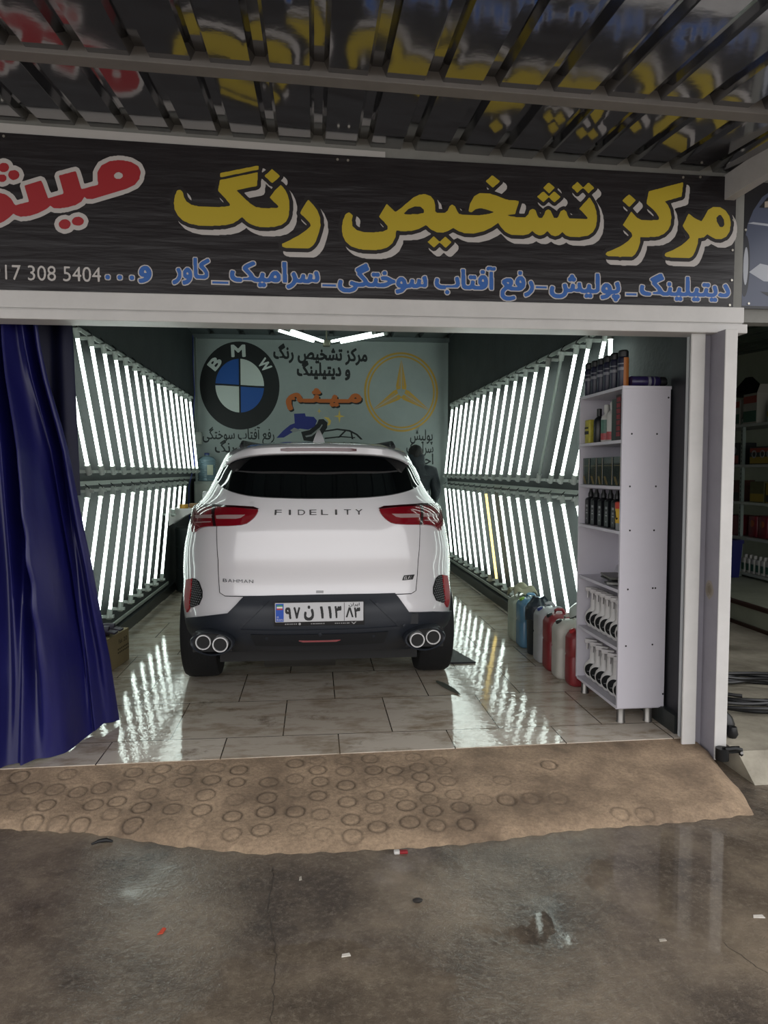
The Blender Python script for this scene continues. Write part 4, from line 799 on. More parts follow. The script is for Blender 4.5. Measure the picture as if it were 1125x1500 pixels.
# under the car
MB().box(-.62, .62, 4.45, 8.2, .24, .36).box(-.75, .75, 4.98, 5.08, .30, .40).build('underbody', blk, car, smooth=0)
MB().cyl((-.35, 4.55, .26), (.10, 4.55, .26), .085, 16).build('silencer', mat('dull steel', '#4a4a48', .5, metal=.8), car)
for i, (sx, yc) in enumerate(((-1, 5.03), (1, 5.03), (-1, 7.72), (1, 7.72))):
    wx = sx * .795
    wh_ = thing('wheel', None, None, (wx, yc, .36)); wh_.parent = car
    ty = MB(); ty.lathe([(.25, -.105), (.32, -.118), (.345, -.112), (.357, -.09), (.36, -.04), (.36, .04), (.357, .09), (.345, .112), (.32, .118), (.25, .105)], (0, 0, 0), (1, 0, 0), 48, cap=False)
    for gx in (-.055, -.018, .018, .055): ty.lathe([(.3605, gx - .005), (.3605, gx + .005)], (0, 0, 0), (1, 0, 0), 48, cap=False)
    ty.build('tyre', rubber, wh_)
    rm = MB(); rm.lathe([(.25, -.10), (.235, -.08), (.235, .08), (.25, .10)], (0, 0, 0), (1, 0, 0), 40, cap=False); rm.lathe([(.06, .02), (.06, .085), (.04, .095)], (0, 0, 0), (sx, 0, 0), 20)
    for k in range(5):
        t = 2 * PI * k / 5
        for d in (-.16, .16): rm.cyl((sx * .075, .05 * math.cos(t + d), .05 * math.sin(t + d)), (sx * .085, .24 * math.cos(t + d), .24 * math.sin(t + d)), .018, 8, .024)
    rm.build('rim', alloy, wh_); MB().cyl((-.06 * sx, 0, 0), (-.04 * sx, 0, 0), .15, 28).build('brake_disc', mat('dull steel', '#4a4a48', .5, metal=.8), wh_)
# number plate
py = Sx(0, .61, 0).y - .024
pl = thing('number_plate', None, None, (-.003, py, .607)); pl.parent = car
MB().rbox(-.262, .262, -.005, .006, -.078, .062, .004, 2).build('plate_frame', mat('black plate frame', '#1c1c1e', .5), pl)
MB().box(-.257, .257, -.008, 0, -.055, .058).build('plate', mat('white plate', '#c9c9cb', .35), pl, smooth=0, bevel=.003)
pf = lambda k: (lambda x, y: (x, -.0084 - .0006 * k, y))
ink = mat('plate ink', '#1b1b1d', .5); pblu = mat('plate blue', '#1f4fb0', .4); wplate = mat('white plate', '#c9c9cb', .35)
flat('plate_band', [[(-.253, -.051), (-.207, -.051), (-.207, .054), (-.253, .054)]], pblu, pf(0), pl)
for c_, z0, z1 in (('#2f8f5a', .037, .046), ('#d8d8d8', .027, .037), ('#b33a3a', .018, .027)): flat('plate_flag', [[(-.247, z0), (-.213, z0), (-.213, z1), (-.247, z1)]], mat('flag ' + c_, c_, .4), pf(1), pl)
letters('plate_text', 'I.R.', wplate, pf(1), pl, -.249, -.233, -.030, .016, .4); letters('plate_text', 'IRAN', wplate, pf(1), pl, -.249, -.211, -.046, .017, .8)
for s, x0, x1, yb, h in (('۹', -.199, -.163, -.033, .092), ('۷', -.150, -.112, -.033, .092), ('ن', -.090, -.032, -.018, .110), ('۱', .003, .024, -.033, .096), ('۱', .050, .071, -.033, .096), ('۳', .088, .128, -.033, .096), ('۳', .202, .238, -.033, .082)):
    letters('plate_character', s, ink, pf(0), pl, x0, x1, yb, h, 2.8)
flat('plate_character', [[(.153, -.033), (.163, -.033), (.176, .010), (.189, -.033), (.199, -.033), (.182, .026), (.170, .026)]], ink, pf(0), pl)
letters('plate_text', 'ایران', ink, pf(0), pl, .170, .235, .036, .024, 1.5)
flat('plate_line', [[(.143, -.052), (.146, -.052), (.146, .055), (.143, .055)]], ink, pf(0), pl)
fr = lambda x, y: (x, -.0055, y); pwm = mat('pale frame print', '#9b9b9b', .5)
flat('frame_mark', [circle(-.115, -.067, .007, 14)], pwm, fr, pl); flat('frame_mark', [[(.185, -.060), (.190, -.060), (.200, -.069), (.210, -.060), (.216, -.060), (.202, -.074), (.199, -.074)]], pwm, fr, pl)
for x0, x1 in ((-.20, -.13), (-.05, .03), (.09, .18)):
    x = x0
    while x < x1: flat('frame_mark', [[(x, -.070), (x + .006, -.070), (x + .006, -.064), (x, -.064)]], pwm, fr, pl); x += .009 + .004 * random.random()
# lettering on the tailgate
def tail_fn(off): return lambda x, y: tuple(Sx(x, y, off))
x = -.250
word = 'FIDELITY'; xs = np.linspace(-.242, .236, 8)
for ch, xc in zip(word, xs):
    hw = .006 if ch == 'I' else .021
    P = text_polys(ch, .8, xc - hw, xc + hw, 1.166, .044)
    flat('chrome_letter', P, mat('satin letter', '#9b9b9f', .22, metal=.9), tail_fn(.0085), gate)
for ch, xc in zip('BAHMAN', np.linspace(-.560, -.402, 6)):
    hw = .0125; flat('chrome_letter', text_polys(ch, .8, xc - hw, xc + hw, .768, .030), mat('dark chrome', '#6c6e72', .25, metal=.9), tail_fn(.0085), gate)
flat('trim_badge', [[(.497, .766), (.566, .766), (.578, .796), (.509, .796)]], mat('black badge', '#141416', .4), tail_fn(.0085), gate)
for i, ch in enumerate('ELITE'):
    xc = .512 + .0125 * i; flat('badge_letter', text_polys(ch, .8, xc - (.002 if ch == 'I' else .0045), xc + (.002 if ch == 'I' else .0045), .772, .026), chrome, lambda x, y: tuple(Sx(x + (y - .772) * .3, y, .0093)), gate)
q = Sx(0, .715, .005); MB().box(q.x - .022, q.x + .022, q.y - .006, q.y + .01, q.z - .007, q.z + .007).build('reverse_camera', mat('pale grey plastic', '#a9a9ab', .4), gate, smooth=0, bevel=.002)
# ================================================================== PERSON BESIDE THE CAR
def skin_mesh(joints, bones, root, sub=2):
    me = bpy.data.meshes.new('figure'); names = list(joints); ix = {n: i for i, n in enumerate(names)}
    me.from_pydata([joints[n][0] for n in names], [(ix[a], ix[c]) for a, c in bones], [])
    o = bpy.data.objects.new('figure', me); COL.objects.link(o)
    md = o.modifiers.new('skin', 'SKIN'); md.use_smooth_shade = True; sl = me.skin_vertices[0].data if me.skin_vertices else None
    if sl is None: me.attributes; 
    for n in names:
        r = joints[n][1]; sl[ix[n]].radius = (r, r) if not isinstance(r, tuple) else r; sl[ix[n]].use_root = (n == root)
    s = o.modifiers.new('sub', 'SUBSURF'); s.levels = sub; s.render_levels = sub
    bpy.context.view_layer.update(); dg = bpy.context.evaluated_depsgraph_get(); r = bpy.data.meshes.new_from_object(o.evaluated_get(dg))
    bpy.data.objects.remove(o); return r
J = {'pelvis': ((0, 0, .95), (.15, .11)), 'waist': ((0, 0, 1.10), (.14, .10)), 'chest': ((0, .01, 1.28), (.17, .115)), 'shoulders': ((0, .01, 1.42), (.13, .085)), 'neck': ((-.01, .02, 1.51), .055), 'head0': ((-.02, .035, 1.58), .07), 'head1': ((-.03, .04, 1.66), .088), 'head2': ((-.035, .03, 1.71), .065)}
Bn = [('pelvis', 'waist'), ('waist', 'chest'), ('chest', 'shoulders'), ('shoulders', 'neck'), ('neck', 'head0'), ('head0', 'head1'), ('head1', 'head2')]
for s, n in ((-1, 'l'), (1, 'r')):
    J.update({n + 'sh': ((s * .19, .01, 1.41), .068), n + 'el': ((s * .255, .03, 1.14), .045), n + 'wr': ((s * .235, .20, .97), .030), n + 'pm': ((s * .225, .255, .945), (.036, .018)),
              n + 'hip': ((s * .10, 0, .88), .088), n + 'kn': ((s * .115, .02, .50), .058), n + 'an': ((s * .12, -.02, .09), .042), n + 'to': ((s * .14, .15, .035), .036)})
    Bn += [('shoulders', n + 'sh'), (n + 'sh', n + 'el'), (n + 'el', n + 'wr'), (n + 'wr', n + 'pm'), ('pelvis', n + 'hip'), (n + 'hip', n + 'kn'), (n + 'kn', n + 'an'), (n + 'an', n + 'to')]
    for k, (dx, L) in enumerate(((-.027, .070), (-.009, .082), (.009, .077), (.026, .060))):
        J[n + 'f%d' % k] = ((s * .225 + dx, .255 + L * .55, .940), .009); J[n + 'g%d' % k] = ((s * .225 + dx, .255 + L * .95, .918), .0075); Bn += [(n + 'pm', n + 'f%d' % k), (n + 'f%d' % k, n + 'g%d' % k)]
    J[n + 't0'] = ((s * (.225 - .042), .245, .935), .010); J[n + 't1'] = ((s * (.225 - .050), .285, .922), .008); Bn += [(n + 'wr', n + 't0'), (n + 't0', n + 't1')]
per = thing('person', 'person in a dark jacket, back turned, standing beyond the right side of the car', 'person', (1.37, 9.30, 0), .06)
skin = mat('skin', '#8a6350', .55); jacket = mat('dark quilted jacket', '#1c252c', .55, vary=.35, vscale=9, bump=.5, bscale=18, bdist=.03); hair = mat('dark hair', '#14110f', .6, bump=.6, bscale=60); jeans = mat('dark trousers', '#1b1e26', .75); shoe = mat('dark shoes', '#15110f', .5)
me = skin_mesh(J, Bn, 'pelvis'); me.name = 'body'; me.materials.clear(); me.materials.append(skin); bd = bpy.data.objects.new('body', me); COL.objects.link(bd); bd.parent = per
def sub(keys, grow, name, m, extra=None):
    jj = {k: (J[k][0], tuple(r + grow for r in J[k][1]) if isinstance(J[k][1], tuple) else J[k][1] + grow) for k in keys}
    if extra: jj.update(extra)
    bb = [q for q in Bn if q[0] in jj and q[1] in jj]
    me = skin_mesh(jj, bb, keys[0]); me.name = name; me.materials.clear(); me.materials.append(m); o = bpy.data.objects.new(name, me); COL.objects.link(o); o.parent = per; return o
sub(['pelvis', 'waist', 'chest', 'shoulders', 'neck', 'lsh', 'lel', 'lwr', 'rsh', 'rel', 'rwr'], .028, 'jacket', jacket)
sub(['pelvis', 'lhip', 'lkn', 'lan', 'rhip', 'rkn', 'ran'], .018, 'trousers', jeans)
for s in ('l', 'r'): sub([s + 'an', s + 'to'], .014, 'shoe', shoe)
b = MB(); b.lathe([(.02, -.125), (.075, -.11), (.098, -.06), (.105, 0), (.098, .05), (.07, .09), (.02, .112)], (-.035, .015, 1.665), (0, .12, 1), 20, sx=.92, sy=1.08); b.build('hair', hair, per, smooth=60)
b = MB(); b.lathe([(.20, -.27), (.165, -.22), (.125, -.15), (.112, -.07), (.108, .0), (.07, .03)], (-.028, -.012, 1.64), (0, 0, 1), 20, sy=.75); b.build('hood', jacket, per, smooth=60)
f = MB()   # face, on the far side
f.lathe([(.012, 0), (.014, .012), (.006, .03)], (-.03, .125, 1.645), (0, 1, -.2), 10); f.build('nose', skin, per)
for dx in (-.032, .032): MB().lathe([(.004, -.002), (.011, 0), (.004, .006)], (-.03 + dx, .122, 1.675), (0, 1, 0), 10).build('eye', mat('eye', '#d8d4cf', .3), per)
MB().box(-.052, -.008, .118, .126, 1.606, 1.614).build('mouth', mat('lips', '#7c4a42', .5), per, smooth=0)
for dx in (-.125, .06): MB().lathe([(.008, 0), (.024, .006), (.02, .014)], (dx, .045, 1.65), (1, 0, 0), 12, sy=.7).build('ear', skin, per)

# ================================================================== WHITE CABINET AND WHAT STANDS ON IT
board = mat('white laminate', '#c8c5cd', .38, vary=.04, vscale=3)
CX0, CX1, CY0, CY1 = 1.69, 1.965, 3.78, 4.42
cab = thing('display_cabinet', 'tall narrow white open-sided shelf cabinet inside the right edge of the door', 'cabinet', (CX0, CY0, 0))
w_, d_ = CX1 - CX0, CY1 - CY0
for y0 in (0, d_ - .018): MB().box(0, w_, y0, y0 + .018, .095, 1.895).build('side_panel', board, cab, smooth=0, bevel=.0015)
MB().box(w_ - .008, w_, .018, d_ - .018, .095, 1.895).build('back_panel', board, cab, smooth=0)
SH = [.103, .437, .765, 1.095, 1.345, 1.603]
for z in SH: MB().box(.002, w_ - .008, .018, d_ - .018, z - .018, z).build('shelf', board, cab, smooth=0, bevel=.001)
MB().box(-.004, w_ + .004, -.003, d_ + .003, 1.880, 1.898).build('top_board', board, cab, smooth=0, bevel=.0015)
foot = mat('brushed steel foot', '#85827e', .35, metal=.8)
for x in (.045, w_ - .07):
    for y in (.05, d_ - .05): MB().lathe([(.026, 0), (.026, .006), (.023, .01), (.023, .095)], (x, y, 0), (0, 0, 1), 18).build('foot', foot, cab)
for x, z in ((.055, 1.635), (.20, 1.635), (.05, 1.345), (.20, 1.345), (.055, 1.10), (.195, 1.10), (.05, .77), (.195, .775), (.21, .775), (.045, .45), (.20, .455), (.262, 1.835), (.268, .17)):
    MB().lathe([(.0055, 0), (.004, .0015)], (x, -.0003, z), (0, -1, 0), 8).build('screw_hole', blk, cab, smooth=0)
TOP = 1.8995
def spray(label, loc, stripe=None, m_body=None, group='spray cans on the cabinet'):
    t = thing('spray_can', label, 'spray can', loc, 0, group)
    MB().lathe([(.029, 0), (.031, .003), (.031, .155), (.027, .168), (.022, .172)], (0, 0, 0), (0, 0, 1), 20).build('can', m_body or mat('dark violet can', '#23243a', .35, vary=.4, vscale=30, stretch=(1, 1, .6)), t)
    MB().lathe([(.028, .170), (.029, .173), (.029, .200), (.022, .208)], (0, 0, 0), (0, 0, 1), 18).build('cap', mat('black plastic cap', '#0e0f11', .45), t)
    b = MB(); b.lathe([(.0314, .095), (.0314, .112)], (0, 0, 0), (0, 0, 1), 20, cap=False); b.lathe([(.0314, .128), (.0314, .134)], (0, 0, 0), (0, 0, 1), 20, cap=False); b.build('label', mat('silver print', '#84858c', .4, vary=.5, vscale=60), t)
    if stripe:
        bb = MB(); bb.add([(.0316 * math.cos(a), .0316 * math.sin(a), z) for z in (.005, .165) for a in (-1.9, -1.6, -1.3, -1.0, -.7)], [(i, i + 1, i + 6, i + 5) for i in range(4)]); bb.build('stripe', stripe, t)
    return t
ys = [4.375, 4.275, 4.18, 4.085, 3.99, 3.885]
for i, y in enumerate(ys):
    spray('dark spray can with an orange stripe, nearest of the six on the cabinet' if i == 5 else 'dark violet spray can on the cabinet top, %s from the far end' % ORD[i], (1.735, y, TOP), mat('orange print', '#a5632a', .45) if i == 5 else None)
t = spray('dark violet spray can lying on its side on the cabinet top', (1.765, 3.86, TOP + .031), None, mat('violet can', '#2c2350', .3, vary=.4, vscale=40)); t.rotation_euler = (0, PI / 2, 0)
def bottle(name, label, cat, loc, prof, m, cap_prof=None, cap_m=None, lab=None, lab_m=None, n=18, sx=1., sy=1., group=None, rz=0):
    t = thing(name, label, cat, loc, rz, group)
    MB().lathe(prof, (0, 0, 0), (0, 0, 1), n, sx=sx, sy=sy).build('bottle_body', m, t, smooth=50)
    if cap_prof: MB().lathe(cap_prof, (0, 0, 0), (0, 0, 1), 14).build('cap', cap_m, t)
    if lab: MB().lathe([(r + .0008, z) for r, z in lab], (0, 0, 0), (0, 0, 1), n, cap=False, sx=sx, sy=sy).build('label', lab_m, t, smooth=50)
    return t
BP = lambda r, h, s=.7: [(r * .9, 0), (r, .006), (r, h * s), (r * .85, h * (s + .07)), (r * .4, h * (s + .14)), (r * .38, h * (s + .17))]
CP = lambda r, h, s=.7: [(r * .45, h * (s + .16)), (r * .45, h * .99), (r * .3, h)]
blackp = mat('black bottle plastic', '#101216', .35); whitep = mat('white bottle plastic', '#b5b5b0', .4); greenl = mat('green label', '#4a7062', .45, vary=.3, vscale=40); redl = mat('red label', '#a8474a', .45, vary=.25, vscale=40); whl = mat('white label print', '#9fa0a2', .45, vary=.6, vscale=55)
S1 = SH[5] + .0015
t = thing('sponge_pack', 'yellow packet on the second shelf of the white cabinet, farthest item there', 'packet', (1.735, 4.33, S1), 0)
b = MB(); b.rbox(-.03, .03, -.038, .038, 0, .145, .012); b.build('packet', mat('yellow packet', '#b7ad3c', .45, vary=.35, vscale=25), t); MB().box(-.0325, -.030, -.03, .03, .055, .075).box(-.0325, -.030, -.022, .03, .09, .10).build('print', blk, t, smooth=0)
bottle('wax_bottle', 'slim pale bottle tucked behind the yellow packet on the second shelf', 'bottle', (1.80, 4.27, S1), BP(.02, .13), whitep, CP(.02, .13), whitep)
bottle('polish_bottle', 'black bottle between the yellow packet and the green labelled bottle', 'bottle', (1.735, 4.21, S1), BP(.033, .205, .62), blackp, CP(.033, .205, .62), mat('black plastic cap', '#0e0f11', .45))
bottle('polish_bottle', 'white bottle with green and red label on the second cabinet shelf', 'bottle', (1.74, 4.11, S1), BP(.033, .22, .62), whitep, CP(.036, .22, .62), whitep, [(.033, .05), (.033, .13)], greenl)
MB().lathe([(.0338, .01), (.0338, .05)], (0, 0, 0), (0, 0, 1), 18, cap=False).build('lower_label', redl, COL.objects[-1] if False else bpy.data.objects['polish_bottle.001'])
bottle('polish_bottle', 'white bottle with a red band, beside the green box on the second cabinet shelf', 'bottle', (1.74, 4.025, S1), BP(.033, .228, .66), whitep, CP(.036, .228, .66), whitep, [(.033, .008), (.033, .055)], redl)
t = thing('carton', 'dark green upright carton on the second cabinet shelf', 'box', (1.745, 3.93, S1)); MB().box(-.04, .05, -.03, .03, 0, .235).build('carton_body', mat('dark green card', '#2d3a36', .5, vary=.2, vscale=10), t, smooth=0, bevel=.002)
t = thing('carton', 'black carton with red lettering down its edge, nearest on the second cabinet shelf', 'box', (1.735, 3.845, S1)); MB().box(-.04, .05, -.035, .035, 0, .250).build('carton_body', mat('dark red black card', '#26181a', .5), t, smooth=0, bevel=.002)
b = MB()
for k in range(7): b.box(-.0425, -.0398, -.026, .020, .02 + .032 * k, .044 + .032 * k); 
b.build('red_print', mat('red print block', '#84242e', .5, vary=.5, vscale=50), t, smooth=0)
S2 = SH[4] + .0015; smoked = mat('dark clear box', '#39423f', .12, coat=1., alpha=.82); goldl = mat('gold line', '#8d7b4e', .4)
for i, (y, wd) in enumerate(((4.335, .11), (4.215, .10), (4.115, .08), (4.0, .13), (3.875, .10))):
    t = thing('gift_box', 'dark glossy gold-lined box on the third cabinet shelf, %s from the far end' % ORD[i], 'box', (1.755, y, S2), 0, 'dark glossy boxes on the third shelf')
    MB().box(-.05, .06, -wd / 2 + .004, wd / 2 - .004, 0, .165).build('box_body', smoked, t, smooth=0, bevel=.002)
    b = MB()
    for k in range(3): b.tube([(-.0512, wd / 2 - .012 - .010 * k, .052), (-.0512, wd / 2 - .045 - .010 * k if wd > .09 else wd / 2 - .04 - .006 * k, .004)], .0009, 5)
    b.tube([(-.0512, -wd / 2 + .008, .004), (-.0512, -wd / 2 + .008, .16)], .0009, 5); b.tube([(-.0512, -wd / 2 + .01, .115), (-.0512, wd / 2 - .01, .115)], .0009, 5); b.build('line_print', goldl, t)
t = thing('tied_bag', 'small white tied plastic bag at the near end of the third cabinet shelf', 'bag', (1.725, 3.828, S2)); b = MB(); b.lathe([(.002, 0), (.016, .01), (.018, .04), (.008, .075), (.004, .085), (.014, .105), (.012, .125)], (0, 0, 0), (0, 0, 1), 10); b.build('bag_body', mat('white thin plastic', '#c9c9cc', .4), t)
S3 = SH[3] + .0015
for i, y in enumerate((4.345, 4.255, 4.145, 4.045, 3.95)):
    t = bottle('coating_bottle', 'square black bottle with white print on the fourth cabinet shelf, %s from the far end' % ORD[i], 'bottle', (1.745, y, S3), [(.036, 0), (.038, .005), (.038, .15), (.034, .162), (.016, .170), (.015, .175)], blackp, [(.017, .173), (.017, .193), (.011, .206), (.009, .222)], mat('black plastic cap', '#0e0f11', .45), n=4, group='black bottles on the fourth shelf', rz=PI / 4)
    b = MB(); hw = .0274
    for z0, z1, a in ((.108, .122, .6), (.082, .094, .45), (.066, .074, .55), (.03, .038, .25)):
        pts = [(-hw, -hw * a), (-hw, hw * a * .5)]
        b.box(-hw - .0012, -hw + .0002, -hw * a, hw * a * .6, z0, z1)
    o = b.build('print', whl, t, smooth=0); o.rotation_euler = (0, 0, -PI / 4)
t = thing('cleaning_tub', 'yellow tub with a red lid at the near end of the fourth cabinet shelf', 'tub', (1.735, 3.855, S3)); MB().lathe([(.036, 0), (.038, .004), (.040, .125), (.034, .13)], (0, 0, 0), (0, 0, 1), 24).build('tub_body', mat('clear grey tub', '#7b7f80', .3), t)
MB().lathe([(.0405, .04), (.041, .122)], (0, 0, 0), (0, 0, 1), 24, cap=False).build('label', mat('yellow tub label', '#c6a12c', .4, vary=.15, vscale=20), t); MB().lathe([(.042, .122), (.043, .126), (.043, .155), (.036, .16)], (0, 0, 0), (0, 0, 1), 24).build('lid', mat('red lid', '#b23a26', .4), t)
b = MB(); b.tube([(-.0416 * math.cos(a * .5), .0416 * math.sin(a * .5) , .085 + .024 * math.sin(a * PI)) for a in np.linspace(-.8, .8, 9)], .003, 5); b.build('print', blk, t)
S4 = SH[2] + .0015; rs = np.random.RandomState(3)
for i in range(4):
    o = MB().box(-.08, .08, -.11, .11, 0, .008 + .004 * (i % 2)).build('brochure', mat('brochure %d' % i, ['#4b4b4a', '#8a8a86', '#2e2e30', '#6d6c66'][i], .4, vary=.4, vscale=20), smooth=0); o.location = (1.79 + .01 * rs.randn(), 3.95 + .02 * i, S4 + .0128 * i); o.rotation_euler = (0, 0, .25 * rs.randn())
    tag(o, ['dark brochure at the bottom of the pile on the fifth shelf', 'pale brochure second in the pile on the fifth shelf', 'black brochure third in the pile on the fifth shelf', 'grey brochure on top of the pile on the fifth shelf'][i], 'brochure', 'brochures on the fifth shelf')
film = mat('clear film', '#c8c8cc', .2, alpha=.22, coat=1.)
b = MB(); b.lathe([(.01, 0), (.06, .01), (.075, .05), (.06, .09), (.03, .11)], (0, 0, 0), (0, 0, 1), 14, sx=.7); o = b.build('crumpled_film', film); o.location = (1.86, 4.10, S4); tag(o, 'crumpled clear plastic film behind the brochures on the fifth shelf', 'plastic film')
def pad_bottle(label, loc, rz, group):
    t = thing('spray_bottle', label, 'spray bottle', loc, rz, group)
    b = MB(); rg = []
    for z, wx, wy in ((0, .028, .017), (.004, .038, .021), (.03, .054, .025), (.06, .060, .0255), (.09, .052, .024), (.112, .034, .021), (.125, .022, .018), (.16, .020, .017), (.205, .018, .017)):
        rg.append([(wx * math.cos(2 * PI * k / 24), wy * math.sin(2 * PI * k / 24), z) for k in range(24)])
    b.loft(rg); b.build('bottle_body', mat('milky bottle plastic', '#c4c2c0', .35), t, smooth=60)
    b = MB(); b.rbox(-.055, .03, -.013, .013, .225, .252, .008); b.lathe([(.019, .200), (.019, .222), (.014, .23)], (0, 0, 0), (0, 0, 1), 14); b.box(-.042, -.034, -.008, .008, .185, .228); b.build('trigger_head', mat('milky trigger plastic', '#bbb8b8', .4), t)
    b = MB(); b.lathe([(.042, .022), (.042, .0272), (.039, .0282)], (0, 0, .06), (0, -1, 0), 28, sx=1.0, sy=.98); b.build('round_label', mat('black round label', '#101113', .6, spec=.2), t)
    b = MB(); b.tube([(.03 * math.cos(a), -.0288, .06 + .012 * math.sin(a * 2)) for a in np.linspace(.6, 2.6, 7)], .0012, 4); b.build('label_print', mat('silver print line', '#a0a0a4', .4), t)
    return t
for row, zz in ((0, SH[1]), (1, SH[0])):
    n = 6
    for i in range(7 - row):
        y = 4.325 - (.076 if row == 0 else .088) * i
        pad_bottle('milky black-labelled spray bottle on the %s cabinet shelf, %s from the far end' % (('second lowest', 'lowest')[row], ORD[i]), (1.768, y, zz + .0015), -.8, 'milky spray bottles on the two lowest shelves')
# ================================================================== JERRYCANS ALONG THE RIGHT WALL
def jerrycan(label, y, m, capm, h=.37, th=.165, wd=.205, x=1.65, lid=True, group='jerrycans along the right wall'):
    t = thing('jerrycan', label, 'jerrycan', (x, y, .001), 0, group)
    b = MB(); T = th / 2
    def ring(x0, x1, hy, z, r=.04):
        L = []
        for cx, cy, a in ((x1 - r, hy - r, 0), (x0 + r, hy - r, 90), (x0 + r, -hy + r, 180), (x1 - r, -hy + r, 270)):
            for k in range(5): q = math.radians(a + 22.5 * k); L.append((cx + r * math.cos(q), cy + r * math.sin(q), z))
        return L
    b.loft([ring(.012, wd - .012, T - .012, 0), ring(.003, wd - .003, T - .003, .012), ring(0, wd, T, .03), ring(0, wd, T, h * .5), ring(.004, wd - .004, T - .004, h * .53), ring(0, wd, T, h * .56), ring(0, wd, T, h - .06), ring(.012, wd, T - .008, h - .03), ring(.045, wd - .006, T - .03, h - .004), ring(.07, wd - .02, T - .042, h)])
    b.build('can_body', m, t, smooth=50)
    b = MB(); b.tube([(.068, 0, h - .01), (.075, 0, h + .022), (.09, 0, h + .030), (.125, 0, h + .028), (.138, 0, h + .012), (.142, 0, h - .02)], .012, 8); b.build('handle', m, t)
    if lid: MB().lathe([(.024, 0), (.024, .012), (.022, .03), (.018, .033)], (.042, 0, h - .03), (-.5, 0, 1), 16).build('screw_cap', capm, t)
    return t
redp = mat('red can plastic', '#7f2a2e', .42, vary=.12, vscale=4); whp = mat('dirty white can plastic', '#b1aea5', .42, vary=.15, vscale=5); gryp = mat('grey white can plastic', '#a3a4a6', .35, vary=.12, vscale=4); blu = mat('blue liquid can', '#5d87a3', .25, vary=.1, vscale=3); mil = mat('milky can plastic', '#aeb7a6', .3)
capb = mat('black plastic cap', '#0e0f11', .45); capr = mat('red screw cap', '#9c2024', .4); capbl = mat('blue screw cap', '#27356f', .4); capg = mat('green screw cap', '#7fae45', .4)
jerrycan('red jerrycan with red cap nearest the white cabinet', 4.545, redp, capr, .375, .15, x=1.68, wd=.17)
jerrycan('dirty white jerrycan with black cap between the two red ones', 4.725, whp, capb, .40, .165)
jerrycan('red jerrycan with black cap between two pale ones', 4.92, redp, capb, .405, .17)
jerrycan('grey white jerrycan with dark blue cap', 5.135, gryp, capbl, .41, .18)
jerrycan('can of blue liquid with a green cap', 5.60, blu, capg, .40, .18)
t = jerrycan('milky open can with a beige rag on top, farthest of the row', 5.83, mil, capb, .375, .22, lid=False)
o = MB().grid(lambda u, v: (1.65 + .2 * u, 5.71 + .24 * v, .447 + .018 * math.sin(u * 9 + v * 4) + .02 * math.sin(v * 11) - .03 * (abs(2 * u - 1) ** 4 + abs(2 * v - 1) ** 4)), 20, 20); o = solid(MB().add([(p[0], p[1], p[2]) for p in o.v], o.f)).build('rag', mat('beige rag', '#9a9880', .85, vary=.2, vscale=14), smooth=60); tag(o, 'beige rag draped over the farthest milky can', 'rag')
bkt = thing('bucket', 'black bucket covered with a dark bag between the grey and blue cans', 'bucket', (1.745, 5.365, .001))
MB().lathe([(.080, 0), (.085, .01), (.094, .34), (.097, .345), (.097, .36), (.09, .362)], (0, 0, 0), (0, 0, 1), 28).build('bucket_body', mat('black bucket plastic', '#1c2126', .45), bkt, smooth=50)
b = MB(); rg = []
for r, z in ((.098, .27), (.10, .32), (.099, .365), (.085, .395), (.065, .41), (.045, .44), (.02, .425)):
    rg.append([((r + .006 * math.sin(5 * a + z * 20)) * math.cos(a), (r + .008 * math.cos(4 * a + z * 17)) * math.sin(a), z + .012 * math.sin(3 * a + r * 30)) for a in [2 * PI * k / 30 for k in range(30)]])
b.loft(rg); b.build('bag_cover', mat('dark grey bag', '#2a3138', .35, bump=.4, bscale=20), bkt, smooth=60)
t = thing('wash_bowl', 'white enamel bowl with a black rim tilted between the white can and the cabinet', 'bowl', (1.765, 4.62, .537)); 
b = MB(); b.lathe([(.03, 0), (.06, .008), (.085, .04), (.092, .065), (.088, .064), (.06, .016), (.03, .01)], (0, 0, 0), (0, 0, 1), 28); b.build('bowl_body', mat('white enamel', '#a8b0a9', .3), t, smooth=50); MB().lathe([(.091, .062), (.096, .066), (.091, .070), (.086, .066)], (0, 0, 0), (0, 0, 1), 28, cap=False).build('rim', capb, t); t.rotation_euler = (0.25, 2.6, 0)
# floor bits near the car
o = MB().prism([(0, 0), (.19, 0), (.06, .55), (0, .55)], 0, .012, lambda a, c, d: (a, c, d)).build('rubber_mat', mat('black rubber mat', '#14171a', .6), smooth=0); o.location = (1.0, 5.12, .001); tag(o, 'black rubber mat lying on the tiles beside the right rear wheel', 'mat')
b = MB(); b.tube([(0, 0, .008), (.03, -.10, .012), (.07, -.20, .010), (.10, -.29, .006)], [.006, .016, .014, .003], 8); o = b.build('leaf_scrap', mat('dark wet scrap', '#4a5048', .5)); o.location = (.82, 4.68, 0); tag(o, 'dark wet twisted scrap on the glossy tiles right of the car', 'scrap')
